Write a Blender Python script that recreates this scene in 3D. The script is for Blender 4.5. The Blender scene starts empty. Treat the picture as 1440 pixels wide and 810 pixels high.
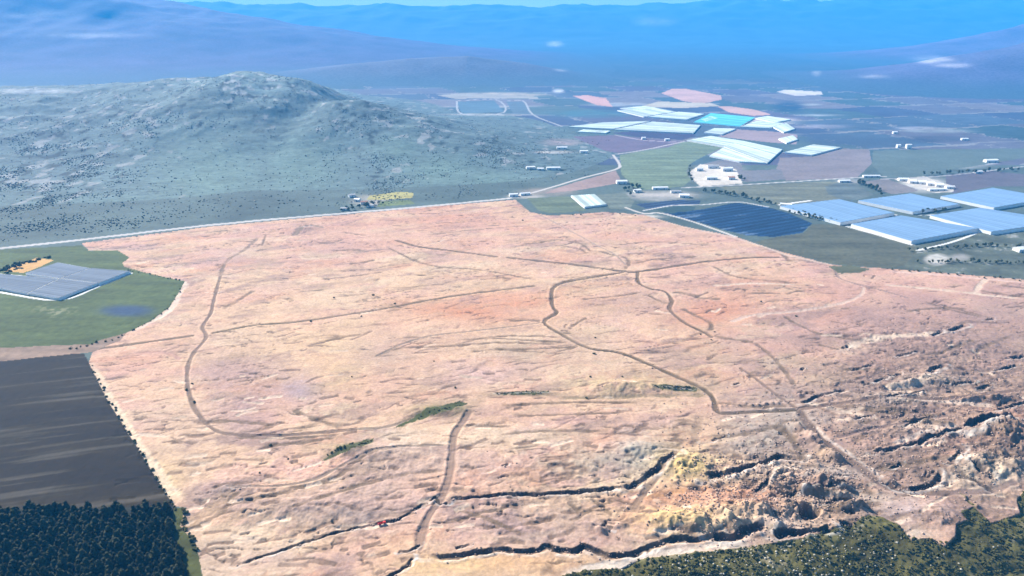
import bpy, bmesh, math, random
import numpy as np
from mathutils import Vector, Matrix
R = math.radians
random.seed(7); rng = np.random.default_rng(7)
sc = bpy.context.scene
C = sc.collection

# ------------------------------------------------------------------ camera
H = 350.0; F = 1028.0; PITCH = R(20.0)          # metres above the plain, focal length in pixels of a 1440 px wide picture
cam = bpy.data.cameras.new('camera'); co = bpy.data.objects.new('camera', cam); C.objects.link(co)
co.location = (0, 0, H); co.rotation_euler = (math.pi/2 - PITCH, 0, 0)
cam.sensor_width = 36.0; cam.lens = 36.0 * F / 1440.0
cam.clip_start = 1.0; cam.clip_end = 60000.0
sc.camera = co
# ------------------------------------------------------------------ sky and sun
SUN = Vector((-0.58, 0.58, 0.52)).normalized()
SUN_STRENGTH = 5.0; SKY_STRENGTH = 0.05; EXPOSURE = 1.52
HAZE_DENSITY = 1/11500.0; HAZE_COLOR = (0.05, 0.44, 1.0)
w = bpy.data.worlds.new('World'); sc.world = w; w.use_nodes = True
nt = w.node_tree; nt.nodes.clear()
sky = nt.nodes.new('ShaderNodeTexSky'); sky.sky_type = 'NISHITA'; sky.sun_disc = False; sky.dust_density = 0.0; sky.ozone_density = 2.5; sky.air_density = 1.0
sky.sun_elevation = math.asin(SUN.z); sky.sun_rotation = math.atan2(SUN.x, SUN.y)
bg = nt.nodes.new('ShaderNodeBackground'); bg.inputs['Strength'].default_value = SKY_STRENGTH
wo = nt.nodes.new('ShaderNodeOutputWorld')
nt.links.new(sky.outputs[0], bg.inputs['Color']); nt.links.new(bg.outputs[0], wo.inputs['Surface'])
sl = bpy.data.lights.new('sun', 'SUN'); sl.energy = SUN_STRENGTH; sl.angle = R(0.5); sl.color = (1.0, 0.95, 0.88)
so = bpy.data.objects.new('sun', sl); C.objects.link(so)
so.rotation_euler = (-SUN).to_track_quat('-Z', 'Y').to_euler(); so.location = (0, 0, 3000)
vs = sc.view_settings; vs.view_transform = 'Standard'; vs.look = 'None'; vs.exposure = EXPOSURE; vs.gamma = 1.0; vs.use_curve_mapping = False
sc.cycles.use_denoising = True
sc.cycles.max_bounces = 4; sc.cycles.diffuse_bounces = 2; sc.cycles.volume_bounces = 1; sc.cycles.glossy_bounces = 2
sc.cycles.use_adaptive_sampling = True; sc.cycles.adaptive_threshold = 0.02

# ------------------------------------------------------------------ pixel <-> ground helpers
cp, sp = math.cos(PITCH), math.sin(PITCH)
def at(px, py, z=0.0):
    """point of the photograph -> the place on the level z it shows"""
    u = (px - 720.0)/F; v = (405.0 - py)/F
    dx, dy, dz = u, cp + v*sp, -sp + v*cp
    t = (z - H)/dz
    return (dx*t, dy*t, z)
def proj(x, y, z):
    dep = y*cp + (H - z)*sp
    up = y*sp - (H - z)*cp
    return 720 + F*x/dep, 405 - F*up/dep
# ------------------------------------------------------------------ noise
def _h(ix, iy, s):
    n = (ix.astype(np.int64)*374761393 + iy.astype(np.int64)*668265263 + s*1442695041) & 0xffffffff
    n = ((n ^ (n >> 13))*1274126177) & 0xffffffff
    n = n ^ (n >> 16)
    return n
def noise(x, y, s=0):
    x = np.asarray(x, float); y = np.asarray(y, float)
    ix = np.floor(x); iy = np.floor(y); fx = (x - ix).astype(np.float32); fy = (y - iy).astype(np.float32)
    ix = ix.astype(np.int64); iy = iy.astype(np.int64)
    ux = fx*fx*fx*(fx*(fx*6 - 15) + 10); uy = fy*fy*fy*(fy*(fy*6 - 15) + 10)
    def g(a, b, dx, dy):
        ang = (_h(a, b, s) & 1023).astype(np.float32)*(2*math.pi/1024)
        return np.cos(ang)*dx + np.sin(ang)*dy
    n00 = g(ix, iy, fx, fy); n10 = g(ix+1, iy, fx-1, fy); n01 = g(ix, iy+1, fx, fy-1); n11 = g(ix+1, iy+1, fx-1, fy-1)
    a = n00 + ux*(n10 - n00); b = n01 + ux*(n11 - n01)
    return 1.5*(a + uy*(b - a))
def fbm(x, y, s=0, o=4):
    t = 0; a = 1.0; k = 0
    for i in range(o):
        t = t + a*noise(x, y, s+i*17); k += a; a *= .5; x = x*2.03+5.3; y = y*2.03-3.1
    return t/k*1.3
def ridged(x, y, s=0, o=3):
    t = 0; a = 1.0; k = 0
    for i in range(o):
        t = t + a*(1 - np.abs(noise(x, y, s+i*13))*1.6); k += a; a *= .5; x = x*2.07+1.7; y = y*2.07+9.2
    return t/k
def sstep(a, b, x):
    t = np.clip((x - a)/(b - a), 0, 1); return t*t*(3 - 2*t)
def inpoly(px, py, poly):
    out = np.zeros(px.shape, bool)
    xs = [p[0] for p in poly]; ys = [p[1] for p in poly]
    m = np.nonzero((px >= min(xs)) & (px <= max(xs)) & (py >= min(ys)) & (py <= max(ys)))[0]
    if len(m) == 0: return out
    X = px[m]; Y = py[m]; r = np.zeros(len(m), bool)
    n = len(poly)
    for i in range(n):
        x1, y1 = poly[i]; x2, y2 = poly[(i+1) % n]
        if y1 == y2: continue
        c = ((y1 > Y) != (y2 > Y)) & (X < (x2 - x1)*(Y - y1)/(y2 - y1) + x1)
        r ^= c
    out[m] = r
    return out
def smooth_line(pts, k=4):
    P = np.array([at(*p)[:2] for p in pts])
    if len(P) < 3: return P
    Q = np.vstack([2*P[0]-P[1], P, 2*P[-1]-P[-2]]); out = []
    for i in range(1, len(Q)-2):
        for j in range(k):
            t = j/k; p0, p1, p2, p3 = Q[i-1], Q[i], Q[i+1], Q[i+2]
            out.append(.5*((2*p1)+(-p0+p2)*t+(2*p0-5*p1+4*p2-p3)*t*t+(-p0+3*p1-3*p2+p3)*t**3))
    out.append(P[-1])
    return np.array(out)
def dist_line(x, y, P, reach):
    """indices near the line, distance, signed distance (positive on the camera's side), run along it 0..1"""
    m = np.nonzero((x > P[:,0].min()-reach) & (x < P[:,0].max()+reach) & (y > P[:,1].min()-reach) & (y < P[:,1].max()+reach))[0]
    if len(m) == 0: return m, None, None, None
    X = x[m]; Y = y[m]; D = np.full(len(m), 1e9); S = np.zeros(len(m)); T = np.zeros(len(m))
    L = np.hypot(*(P[1:]-P[:-1]).T); A = np.concatenate([[0], np.cumsum(L)])
    for i in range(len(P)-1):
        ax, ay = P[i]; bx, by = P[i+1]; dx, dy = bx-ax, by-ay; l2 = dx*dx+dy*dy+1e-9
        t = np.clip(((X-ax)*dx+(Y-ay)*dy)/l2, 0, 1)
        ex = X-ax-t*dx; ey = Y-ay-t*dy; d = np.hypot(ex, ey)
        b = d < D
        side = dx*ey - dy*ex
        if dx < 0: side = -side
        D[b] = d[b]; S[b] = np.where(side > 0, -d, d)[b]; T[b] = ((A[i]+t*L[i])/A[-1])[b]
    k = D < reach
    return m[k], D[k], S[k], T[k]

# ------------------------------------------------------------------ colours (albedo)
CREAM=(.58,.382,.235); PINK=(.55,.312,.222); ORANGE=(.52,.235,.13); MAUVE=(.37,.235,.20); BROWN=(.27,.175,.145)
YELLOW=(.62,.43,.17); GREY=(.34,.29,.23); WHITE=(.62,.50,.375); DARK=(.05,.042,.036); ROAD=(.085,.06,.03); OLIVE=(.10,.105,.03)
# ------------------------------------------------------------------ what lies where (outlines in the photograph's pixels)
SITE=[(115,342),(300,318),(470,303),(600,291),(725,281),(745,298),(770,303),(800,302),(850,298),(905,302),(960,318),(1035,333),(1085,350),(1110,357),(1170,372),(1200,375),(1240,377),(1440,393),(1900,428),(1900,660),(1440,690),(1430,703),(1436,720),(1395,733),(1372,715),(1345,690),(1366,706),(1372,712),(1350,722),(1361,733),(1345,738),(1345,752),(1330,764),(1305,755),(1283,757),(1262,738),(1240,728),(1220,724),(1195,738),(1165,742),(1130,756),(1060,768),(960,780),(900,786),(872,799),(830,800),(780,812),(740,960),(330,960),(285,810),(275,765),(252,738),(262,714),(245,712),(200,640),(150,560),(125,510),(130,495),(170,478),(178,468),(214,450),(238,432),(252,410),(260,395),(215,386),(175,375),(172,370),(182,362),(165,352),(125,352)]
SCRUB=[(740,960),(780,812),(830,800),(872,799),(900,786),(960,780),(1060,768),(1130,756),(1165,742),(1195,738),(1240,700),(1345,690),(1440,650),(1900,600),(1900,960)]
# name, label, category, outline, colour, relief/texture kind
FIELDS=[
 ('field','dark brown ploughed field beside the pine plantation, lying fallow','field',[(-500,520),(0,500),(118,497),(128,516),(150,560),(200,640),(245,713),(0,716),(-500,730)],(.021,.0135,.003),'plough'),
 ('field','dark green meadow between the grey shade houses and the bare earth','field',[(-500,420),(-200,352),(0,351),(115,345),(127,353),(165,352),(182,362),(172,370),(175,375),(215,386),(260,395),(252,410),(238,432),(214,450),(178,468),(130,484),(0,489),(-500,505)],(.076,.10,.028),'grass'),
 ('field','pinkish brown strip of bare soil along the dark ploughed field','field',[(-500,505),(0,489),(130,484),(140,478),(178,468),(170,478),(130,495),(0,508),(-500,524)],(.25,.17,.12),'grass'),
 ('field','small orange plot above the grey-blue shade houses','field',[(4,381),(51,363),(77,366),(33,384)],(.55,.31,.10),'plain'),
 ('field','green strip between the pine plantation and the bare earth','field',[(205,716),(262,714),(252,738),(275,765),(285,810),(330,960),(290,960),(262,800),(240,745)],(.07,.075,.018),'grass'),
 ('field','forest floor under the dark pine plantation','forest floor',[(-500,730),(0,716),(245,713),(240,745),(262,800),(290,960),(-500,960)],(.02,.022,.018),'plain'),
 ('field','deep blue covered field beside the pale road','field',[(930,300),(945,298),(985,295),(1035,285),(1078,291),(1110,300),(1142,314),(1128,327),(1088,333),(1050,331),(1020,324),(985,313)],(.010,.034,.085),'rows'),
 ('field','narrow deep blue field above the big deep blue one','field',[(893,287),(955,281),(985,282),(983,287),(935,291),(908,293)],(.03,.05,.10),'rows'),
 ('field','dark green plot between the two deep blue fields','field',[(922,294),(965,289),(978,291),(975,296),(945,301),(935,299)],(.04,.07,.07),'plain'),
 ('field','grey olive field between the blue field and the rocky wasteland','field',[(1085,350),(1060,340),(1095,333),(1130,328),(1142,316),(1180,316),(1285,343),(1290,355),(1272,373),(1240,377),(1170,371),(1110,356)],(.098,.098,.062),'grass'),
 ('rough_ground','rocky wasteland with scrub below the light blue greenhouses','wasteland',[(1285,343),(1377,324),(1440,318),(1900,330),(1900,428),(1440,392),(1240,377),(1272,373),(1290,355)],(.095,.105,.075),'rough'),
 ('field','big pale green field beside the white depot','field',[(872,218),(905,212),(940,207),(962,199),(1008,202),(1017,207),(985,222),(968,232),(965,243),(972,253),(960,262),(897,268),(874,245)],(.15,.19,.115),'grass'),
 ('field','mauve fallow field beyond the pale green field','field',[(805,192),(865,190),(962,199),(940,206),(868,215),(850,212)],(.14,.105,.145),'plain'),
 ('field','thin dark field below the far pale greenhouses','field',[(860,187),(900,184),(975,188),(978,192),(958,197),(900,193)],(.05,.045,.09),'plain'),
 ('field','mauve field below the small pale greenhouse','field',[(1092,237),(1097,222),(1140,220),(1185,209),(1222,210),(1226,230),(1205,250),(1105,254)],(.21,.175,.175),'plain'),
 ('field','dull olive field between the depot road and the light blue greenhouses','field',[(1010,263),(1100,258),(1160,255),(1180,257),(1200,274),(1180,280),(1097,289),(1060,280)],(.145,.15,.105),'grass'),
 ('field','grey field with a curved track by the road trees','field',[(1160,262),(1175,258),(1205,258),(1228,274),(1206,281),(1180,279),(1165,273)],(.11,.13,.12),'grass'),
 ('field','mauve plot between the road trees and the white sheds','field',[(1212,256),(1245,251),(1292,267),(1285,270),(1255,273),(1238,268)],(.19,.165,.155),'plain'),
 ('field','blue-green field beyond the white sheds','field',[(1228,212),(1300,210),(1900,205),(1900,225),(1440,222),(1330,240),(1300,248),(1245,250),(1226,232)],(.11,.14,.12),'plain'),
 ('field','grey mauve field beside the white sheds','field',[(1330,246),(1390,240),(1440,245),(1440,262),(1397,262),(1340,272),(1330,258)],(.12,.105,.12),'plain'),
 ('field','green plot beside the pale netted plot near the site corner','field',[(742,279),(800,276),(825,296),(775,300),(757,296)],(.12,.145,.085),'grass'),
 ('field','small green plot between the netted plot and the farm sheds','field',[(836,274),(878,271),(892,283),(885,295),(857,293)],(.14,.16,.125),'grass'),
 ('field','pinkish fallow triangle beside the valley road','field',[(765,272),(790,262),(850,245),(866,240),(872,252),(868,258),(810,268)],(.29,.20,.17),'plain'),
 ('field','grey plot behind the white depot','field',[(985,232),(1010,225),(1042,226),(1044,240),(1098,238),(1105,252),(1050,256)],(.17,.16,.165),'plain'),
 ('yard','white gravel yard of the depot','yard',[(970,241),(985,231),(1005,232),(1035,238),(1041,250),(1044,258),(985,262),(972,251)],(.56,.50,.42),'plain'),
 ('yard','white yard around the row of sheds','yard',[(1258,252),(1300,248),(1322,256),(1342,262),(1340,270),(1315,271),(1290,264)],(.52,.47,.40),'plain'),
 ('field','mauve far field above the big pale greenhouse','field',[(1010,192),(1035,182),(1100,186),(1121,190),(1120,203),(1080,200)],(.30,.22,.22),'plain'),
 ('field','yellow strip field at the foot of the hill','field',[(515,281),(520,275),(560,270),(582,271),(580,278),(540,281)],(.33,.29,.10),'grass'),
 ('field','green strip field at the foot of the hill','field',[(530,291),(535,283),(576,281),(584,287)],(.13,.16,.06),'grass'),
 ('field','far outlined field on the valley floor, left of the diagonal lines','field',[(642,143),(695,141),(708,157),(650,160)],(.09,.15,.19),'plain'),
 ('field','long pale strip field far across the valley floor','field',[(615,134),(660,131),(755,136),(758,139),(700,138),(640,139)],(.30,.28,.24),'plain'),
 ('field','far striped field on the valley floor beside the outlined one','field',[(712,143),(735,143),(748,160),(722,160)],(.10,.14,.17),'plain'),
 ('grass_bank','long olive green bank beside the bowed track','grass bank',[(552,602),(590,581),(620,570),(648,564),(657,567),(632,578),(600,587)],(.075,.080,.022),'grass'),
 ('grass_bank','thin olive bank leading to the yellow mound','grass bank',[(697,555),(720,552),(740,550),(772,551),(771,554),(735,556)],(.075,.075,.022),'grass'),
 ('grass_bank','short olive bank on the far end of the yellow mound','grass bank',[(915,544),(950,543),(980,547),(978,551),(930,550)],(.085,.080,.022),'grass'),
 ('grass_bank','streaky olive patch below the bowed track','grass bank',[(452,650),(468,637),(492,627),(526,616),(520,624),(492,637)],(.085,.085,.028),'grass'),
 ('grass_bank','small weedy patch at the upper rim of the pink earth','grass bank',[(1165,375),(1195,373),(1222,378),(1210,384),(1180,384)],(.10,.10,.05),'grass'),
 ('bare_patch','pink bare hillside far across the valley behind the cyan greenhouse','bare ground',[(1010,150),(1030,150),(1060,154),(1085,161),(1060,163),(1025,158)],(.50,.31,.26),'plain'),
 ('bare_patch','long pink spoil hill at the far end of the greenhouses','bare ground',[(930,131),(945,125),(965,125),(1013,134),(1015,140),(985,146),(960,142)],(.50,.31,.26),'plain'),
 ('bare_patch','cream terrace under the long pink spoil hill','bare ground',[(900,150),(925,143),(1000,145),(1012,149),(960,152)],(.42,.37,.29),'plain'),
 ('bare_patch','small pink quarry scar standing alone on the far plain','bare ground',[(806,135),(825,134),(852,138),(861,150),(840,148)],(.55,.31,.26),'plain'),
 ('bare_patch','white topped far bank above the ringed hollow','bare ground',[(1092,129),(1105,126),(1155,129),(1157,133),(1120,135)],(.55,.5,.46),'plain'),
]
ROADS=[ # points, width m, colour, sink m, kind, label
 ([(558,338),(590,347),(640,353),(698,361)],8,ROAD,.6,'dark track crossing the far part of the bare earth'),
 ([(715,362),(760,367),(800,371),(875,381),(897,382),(950,374),(1000,367),(1060,362),(1095,362)],8,ROAD,.6,'dark track running across the upper part of the bare earth to the edge'),
 ([(897,382),(898,397),(915,406),(935,410),(945,423),(942,435),(965,455),(990,467),(1000,473)],6,ROAD,.7,'winding dark track going down from the upper junction'),
 ([(875,383),(840,389),(800,396),(778,405),(777,430),(783,440),(765,453),(790,470),(830,490),(875,497),(930,520),(985,545),(1003,560),(1008,577),(1020,581),(1060,579),(1118,577)],6,ROAD,.8,'long main track winding from the upper junction to the quarry crossing'),
 ([(765,453),(720,459),(660,466),(600,473),(560,486),(530,500)],3.4,(.25,.19,.14),.4,'thin track branching off the main track'),
 ([(140,490),(200,482),(270,472)],6.5,(.12,.09,.05),.5,'straight dark track entering beside the meadow'),
 ([(300,468),(360,457),(415,453),(520,437),(640,416),(750,402)],6,(.13,.095,.05),.5,'long straight track across the middle of the bare earth'),
 ([(310,388),(300,425),(297,440),(285,460),(290,475),(270,500),(263,530),(270,565),(290,595),(320,610),(400,612),(460,607),(500,603)],4.6,(.18,.12,.085),.7,'bowed track on the dark field side of the bare earth'),
 ([(500,603),(545,600),(600,582),(655,568)],4,(.24,.18,.13),.4,'track passing along the olive bank'),
 ([(660,580),(640,610),(636,640),(632,670),(622,698),(600,732),(590,770)],7.5,(.27,.175,.125),.9,'wide pink track descending towards the lower trench'),
 ([(1125,577),(1100,560),(1060,530),(1042,518)],5,(.19,.125,.09),.6,'track climbing from the quarry crossing'),
 ([(1125,575),(1180,567),(1250,561),(1330,561),(1440,548),(1600,540)],6,(.165,.105,.078),.5,'dark haul road leading away from the quarry crossing'),
 ([(1125,578),(1138,600),(1160,622),(1200,650),(1240,680),(1280,691),(1330,693)],9,(.15,.098,.072),.6,'haul road passing the row of spoil heaps'),
 ([(950,638),(928,665),(908,690),(890,717)],7,(.27,.18,.115),.5,'tan ramp beside the black scarp'),
 ([(728,284),(765,305),(790,318),(840,345),(865,358),(880,372)],4,(.33,.24,.18),.4,'faint track from the site corner to the upper junction'),
 ([(1215,405),(1210,415),(1180,428),(1130,437),(1060,443),(1030,452)],6,(.60,.43,.33),.3,'pale sandy track curving through the pink earth'),
 ([(1175,380),(1185,393),(1240,408),(1278,419)],4.5,(.25,.175,.14),.5,'dark track beside the grey olive field'),
 ([(905,301),(960,318),(1035,335),(1085,351),(1112,360),(1170,372)],5,(.58,.46,.36),.1,'pale perimeter road of the bare earth'),
 ([(320,686),(380,685),(440,675),(480,655),(520,637),(560,629),(622,626)],3.5,(.26,.19,.14),.5,'narrow track joining the wide pink track'),
 ([(1330,693),(1390,690),(1425,680)],6,(.21,.14,.115),.4,'end of the haul road on the quarry top'),
 ([(1330,585),(1250,600),(1180,615)],4,(.19,.125,.10),.4,'side track among the quarry mounds'),
]
PAVED=[
 ([(-500,398),(0,349),(115,337),(300,316),(470,301),(600,290),(715,279)],11,(.48,.45,.42),'pale road along the foot of the hill'),
 ([(715,279),(745,272),(780,262),(820,250),(866,238),(871,231),(862,218)],7,(.50,.46,.42),'pale road leading from the site corner into the valley'),
 ([(960,264),(1040,260),(1105,256),(1200,250),(1245,248)],7,(.46,.44,.42),'straight valley road passing the white depot'),
 ([(880,292),(905,300),(930,300),(975,312),(1035,333)],6,(.55,.50,.44),'white road beside the deep blue fields'),
 ([(905,296),(945,289),(985,288),(1038,284),(1080,291)],5,(.50,.48,.46),'white bank road between the deep blue fields'),
 ([(865,190),(905,197),(955,200)],8,(.42,.36,.40),'far pale lane between the mauve and dark fields'),
 ([(866,217),(905,211),(962,199)],8,(.42,.38,.38),'far pale lane along the pale green field'),
]
APW=(.74,.72,.68)
PAVED += [([(642,142),(697,140),(709,158),(650,161),(642,142)],8,(.36,.36,.36),'pale lanes around the far outlined field'),([(712,142),(736,142),(749,161),(790,178)],8,(.36,.36,.36),'pale diagonal lane beside the far striped field'),([(1240,252),(1330,247),(1440,234)],7,(.34,.33,.33),'pale lane through the far tree belt')]
for P_, L_ in (([(1183,316),(1259,302)],'white apron in front of the greenhouse nearest the deep blue field'),([(1283,343),(1379,325)],'white apron in front of the greenhouse above the rocky wasteland'),([(1395,330),(1500,315)],'white apron in front of the greenhouse by the wasteland track'),([(1398,295),(1480,281)],'white apron in front of the highest light blue greenhouse'),([(1190,318),(1281,344)],'pale lane beside the grey olive field'),([(-40,384),(0,386),(85,393),(138,399)],'white lane between the grey-blue shade houses'),([(-40,408),(0,411),(83,422),(140,402),(185,384)],'white path round the grey-blue shade houses'),([(1345,300),(1300,303),(1285,300)],'pale lane between the light blue greenhouses'),([(1290,352),(1340,340),(1380,325)],'pale track crossing the rocky wasteland'),([(1096,288),(1140,282)],'short white apron at the corner of the nearest greenhouse')):
    PAVED.append((P_,6.5 if 'apron' in L_ else 4.5,APW,L_))
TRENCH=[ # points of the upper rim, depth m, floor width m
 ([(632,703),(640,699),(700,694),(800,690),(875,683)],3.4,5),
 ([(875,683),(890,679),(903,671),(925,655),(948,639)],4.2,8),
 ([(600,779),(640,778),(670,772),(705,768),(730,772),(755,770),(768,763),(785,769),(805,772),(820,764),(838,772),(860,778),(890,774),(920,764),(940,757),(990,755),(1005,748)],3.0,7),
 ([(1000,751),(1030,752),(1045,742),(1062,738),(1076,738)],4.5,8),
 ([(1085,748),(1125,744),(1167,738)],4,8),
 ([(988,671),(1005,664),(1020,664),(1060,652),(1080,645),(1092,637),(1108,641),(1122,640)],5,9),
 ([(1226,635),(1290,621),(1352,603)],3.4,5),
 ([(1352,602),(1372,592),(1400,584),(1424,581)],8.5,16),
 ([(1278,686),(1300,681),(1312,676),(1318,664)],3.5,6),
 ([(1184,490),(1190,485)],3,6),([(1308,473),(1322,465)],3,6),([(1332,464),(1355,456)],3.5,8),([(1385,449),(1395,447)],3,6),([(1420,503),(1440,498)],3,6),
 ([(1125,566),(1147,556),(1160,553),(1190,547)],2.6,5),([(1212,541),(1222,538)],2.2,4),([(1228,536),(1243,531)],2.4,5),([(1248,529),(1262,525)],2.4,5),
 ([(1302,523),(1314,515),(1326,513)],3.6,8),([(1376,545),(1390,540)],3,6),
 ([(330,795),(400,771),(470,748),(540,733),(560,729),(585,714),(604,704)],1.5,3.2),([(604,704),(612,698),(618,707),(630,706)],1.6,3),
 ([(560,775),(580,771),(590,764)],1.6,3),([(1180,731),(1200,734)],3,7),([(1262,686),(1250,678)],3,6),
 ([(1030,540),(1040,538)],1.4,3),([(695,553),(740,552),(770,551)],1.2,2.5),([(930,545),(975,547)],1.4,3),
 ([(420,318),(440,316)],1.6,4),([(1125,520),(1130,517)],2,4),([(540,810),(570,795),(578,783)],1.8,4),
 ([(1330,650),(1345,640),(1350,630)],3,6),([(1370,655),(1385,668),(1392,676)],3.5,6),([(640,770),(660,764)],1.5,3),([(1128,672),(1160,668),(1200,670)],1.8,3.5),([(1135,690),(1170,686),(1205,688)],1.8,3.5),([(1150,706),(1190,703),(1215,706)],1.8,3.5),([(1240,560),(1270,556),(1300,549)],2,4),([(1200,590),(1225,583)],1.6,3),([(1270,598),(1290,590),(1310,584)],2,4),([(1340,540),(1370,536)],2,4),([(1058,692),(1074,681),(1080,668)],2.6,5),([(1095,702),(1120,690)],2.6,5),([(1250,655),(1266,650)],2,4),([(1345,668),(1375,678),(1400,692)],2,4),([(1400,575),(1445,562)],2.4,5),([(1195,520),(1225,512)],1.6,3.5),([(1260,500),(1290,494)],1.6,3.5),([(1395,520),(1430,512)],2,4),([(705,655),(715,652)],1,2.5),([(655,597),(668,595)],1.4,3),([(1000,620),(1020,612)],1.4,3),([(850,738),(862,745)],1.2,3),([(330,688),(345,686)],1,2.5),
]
BLOBS=[ # px, py, rx, ry, colour, strength   (soil as it differs from place to place)
 (600,310,160,22,ORANGE,.35),(720,460,330,120,CREAM,.5),(400,470,150,60,CREAM,.6),(480,520,70,60,YELLOW,.22),(720,425,110,16,ORANGE,.6),(660,440,90,16,ORANGE,.6),
 (960,430,120,26,MAUVE,.35),(1000,445,70,20,ORANGE,.6),(1010,425,50,14,ORANGE,.5),(1110,410,120,22,ORANGE,.35),(1300,400,160,26,PINK,.9),(1330,470,200,50,(.34,.215,.175),.75),(1230,470,100,30,(.36,.22,.175),.6),(1380,420,160,22,(.42,.25,.20),.6),
 (1330,550,240,80,(.26,.165,.12),.85),(1350,650,170,70,(.24,.152,.11),.9),(1190,680,130,60,(.27,.178,.128),.7),(1150,570,90,40,(.28,.18,.145),.5),(1400,480,140,40,(.30,.192,.145),.7),(1110,590,100,50,GREY,.4),(1050,620,60,30,GREY,.35),(900,640,45,28,GREY,.8),(800,650,60,32,(.30,.26,.19),.6),
 (968,655,45,24,YELLOW,.8),(950,726,75,26,YELLOW,.75),(1000,690,50,16,(.60,.40,.20),.5),(960,700,90,18,ORANGE,.7),(1050,700,50,14,ORANGE,.55),(700,790,110,16,(.56,.33,.16),.8),(620,795,50,16,YELLOW,.5),(760,740,120,30,(.40,.27,.22),.6),
 (480,730,100,22,(.34,.25,.20),.7),(470,700,60,14,MAUVE,.5),(340,560,60,50,MAUVE,.8),(300,510,30,40,MAUVE,.3),(420,545,28,24,(.33,.24,.24),.6),(540,500,60,30,MAUVE,.4),(560,560,90,16,MAUVE,.25),(680,520,60,24,(.50,.32,.27),.5),
 (200,530,60,60,PINK,.5),(250,620,70,70,(.54,.365,.25),.6),(230,680,30,40,YELLOW,.35),(330,690,70,14,(.30,.215,.18),.45),(560,620,50,20,WHITE,.45),(600,650,120,26,(.50,.34,.25),.5),(520,690,90,26,(.46,.31,.24),.5),
 (870,545,75,16,(.40,.31,.16),.9),(620,576,40,9,OLIVE,.85),(490,630,30,7,OLIVE,.6),(735,554,42,3,OLIVE,.9),(950,548,32,4,OLIVE,.9),(1300,365,1,1,GREY,0),(960,305,30,5,(.25,.2,.11),.7),(1195,380,22,4,(.15,.13,.08),.8),
 (430,322,25,6,(.26,.2,.16),.7),(460,345,60,10,MAUVE,.4),(330,365,50,8,MAUVE,.5),(760,490,90,22,(.38,.29,.2),.45),(850,330,120,16,PINK,.5),(480,330,160,20,PINK,.5),(1010,330,60,20,PINK,.7),(950,380,60,14,PINK,.5),
 (1390,670,45,22,(.58,.45,.31),.9),(1325,745,20,14,(.58,.38,.27),.9),(1295,750,20,6,WHITE,.7),(1285,720,55,18,(.38,.29,.26),.6),(1400,615,40,30,(.26,.17,.11),.75),(1310,535,45,10,WHITE,.3),(1270,560,50,8,WHITE,.3),(1300,605,40,10,WHITE,.45),(1190,700,60,8,WHITE,.5),(1150,665,60,10,(.45,.38,.32),.6),(1085,665,60,14,WHITE,.45),(1100,735,50,10,WHITE,.45),
 (720,740,30,14,MAUVE,.4),(700,605,90,10,WHITE,.2),(900,565,120,8,CREAM,.6),(400,790,100,16,(.48,.32,.25),.5),(560,765,70,16,CREAM,.6),
]
MOUNDS=[ # px, py, radius along x (m), along y (m), height (m)
 (875,546,42,16,6),(965,655,26,18,6),(950,735,40,16,5),(1410,610,34,30,13),(1395,655,40,22,8),(1320,725,30,16,4),(1300,535,30,14,5),(1100,600,30,18,2),(900,635,30,22,5),(430,322,26,14,4),
 (620,578,34,9,3),(490,631,20,7,2.5),(735,553,36,4,2),(950,546,28,4,2.2),(1085,670,36,20,5),(1040,715,26,14,5),(1110,715,22,12,5),(985,735,26,12,4),(1160,680,26,12,4),(1250,560,40,12,3.5),(1190,600,40,16,3),(1300,610,34,14,5),
 (1240,470,60,20,3),(1330,485,60,24,4),(1120,430,80,20,2),(800,650,50,24,2),(540,640,50,18,2.5),(430,715,60,16,3),(330,690,40,14,2),(960,300,30,8,3)]
HILLS=[ # px of the crest, py, distance m, radius x, radius y
 (340,103,2650,330,520),(420,118,2620,200,480),(250,111,2750,380,560),(130,121,2850,460,760),(0,124,2900,520,800),(-200,118,3000,640,640),(-420,110,3000,640,640),
 (490,141,2380,230,360),(560,163,2300,250,340),(640,182,2230,250,320),(720,200,2150,260,300),(790,216,2000,200,220),(620,172,2500,240,300)]
HW=[]
for px, py, yd, rx, ry in HILLS:
    el = PITCH - math.atan((405-py)/F); z = H - yd*math.tan(el)
    for _ in range(3):
        dep = yd*cp + (H-z)*sp; 
    HW.append(((px-720)/F*dep, yd, z, rx, ry))
BASE=np.array([at(*p)[:2] for p in [(-900,420),(-500,385),(0,345),(115,334),(300,313),(470,298),(600,287),(715,276),(800,258),(870,235),(880,215),(900,190)]])
def hill_height(x, y):
    s = np.zeros_like(x)
    for hx, hy, hz, rx, ry in HW:
        s += (hz*np.exp(-((x-hx)/rx)**2-((y-hy)/ry)**2))**5.5
    h = s**(1/5.5)
    wgt = sstep(0.0, 40.0, h)
    h = h + wgt*(13*fbm(x/330, y/330, 3, 4) + 17*(ridged(x/300+.3*noise(x/200,y/200,8), y/300, 5, 4)-.62)*np.clip(h/90,.25,1))
    yb = np.interp(x, BASE[:,0], BASE[:,1])
    h = h*sstep(0, 260, y-yb) * sstep(450, -150, x)
    return np.maximum(h, 0)
HEAPS=[]
SC=(.15,.10,.06); SP=(.62,.47,.34); SO=(.12,.105,.05)
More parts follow.
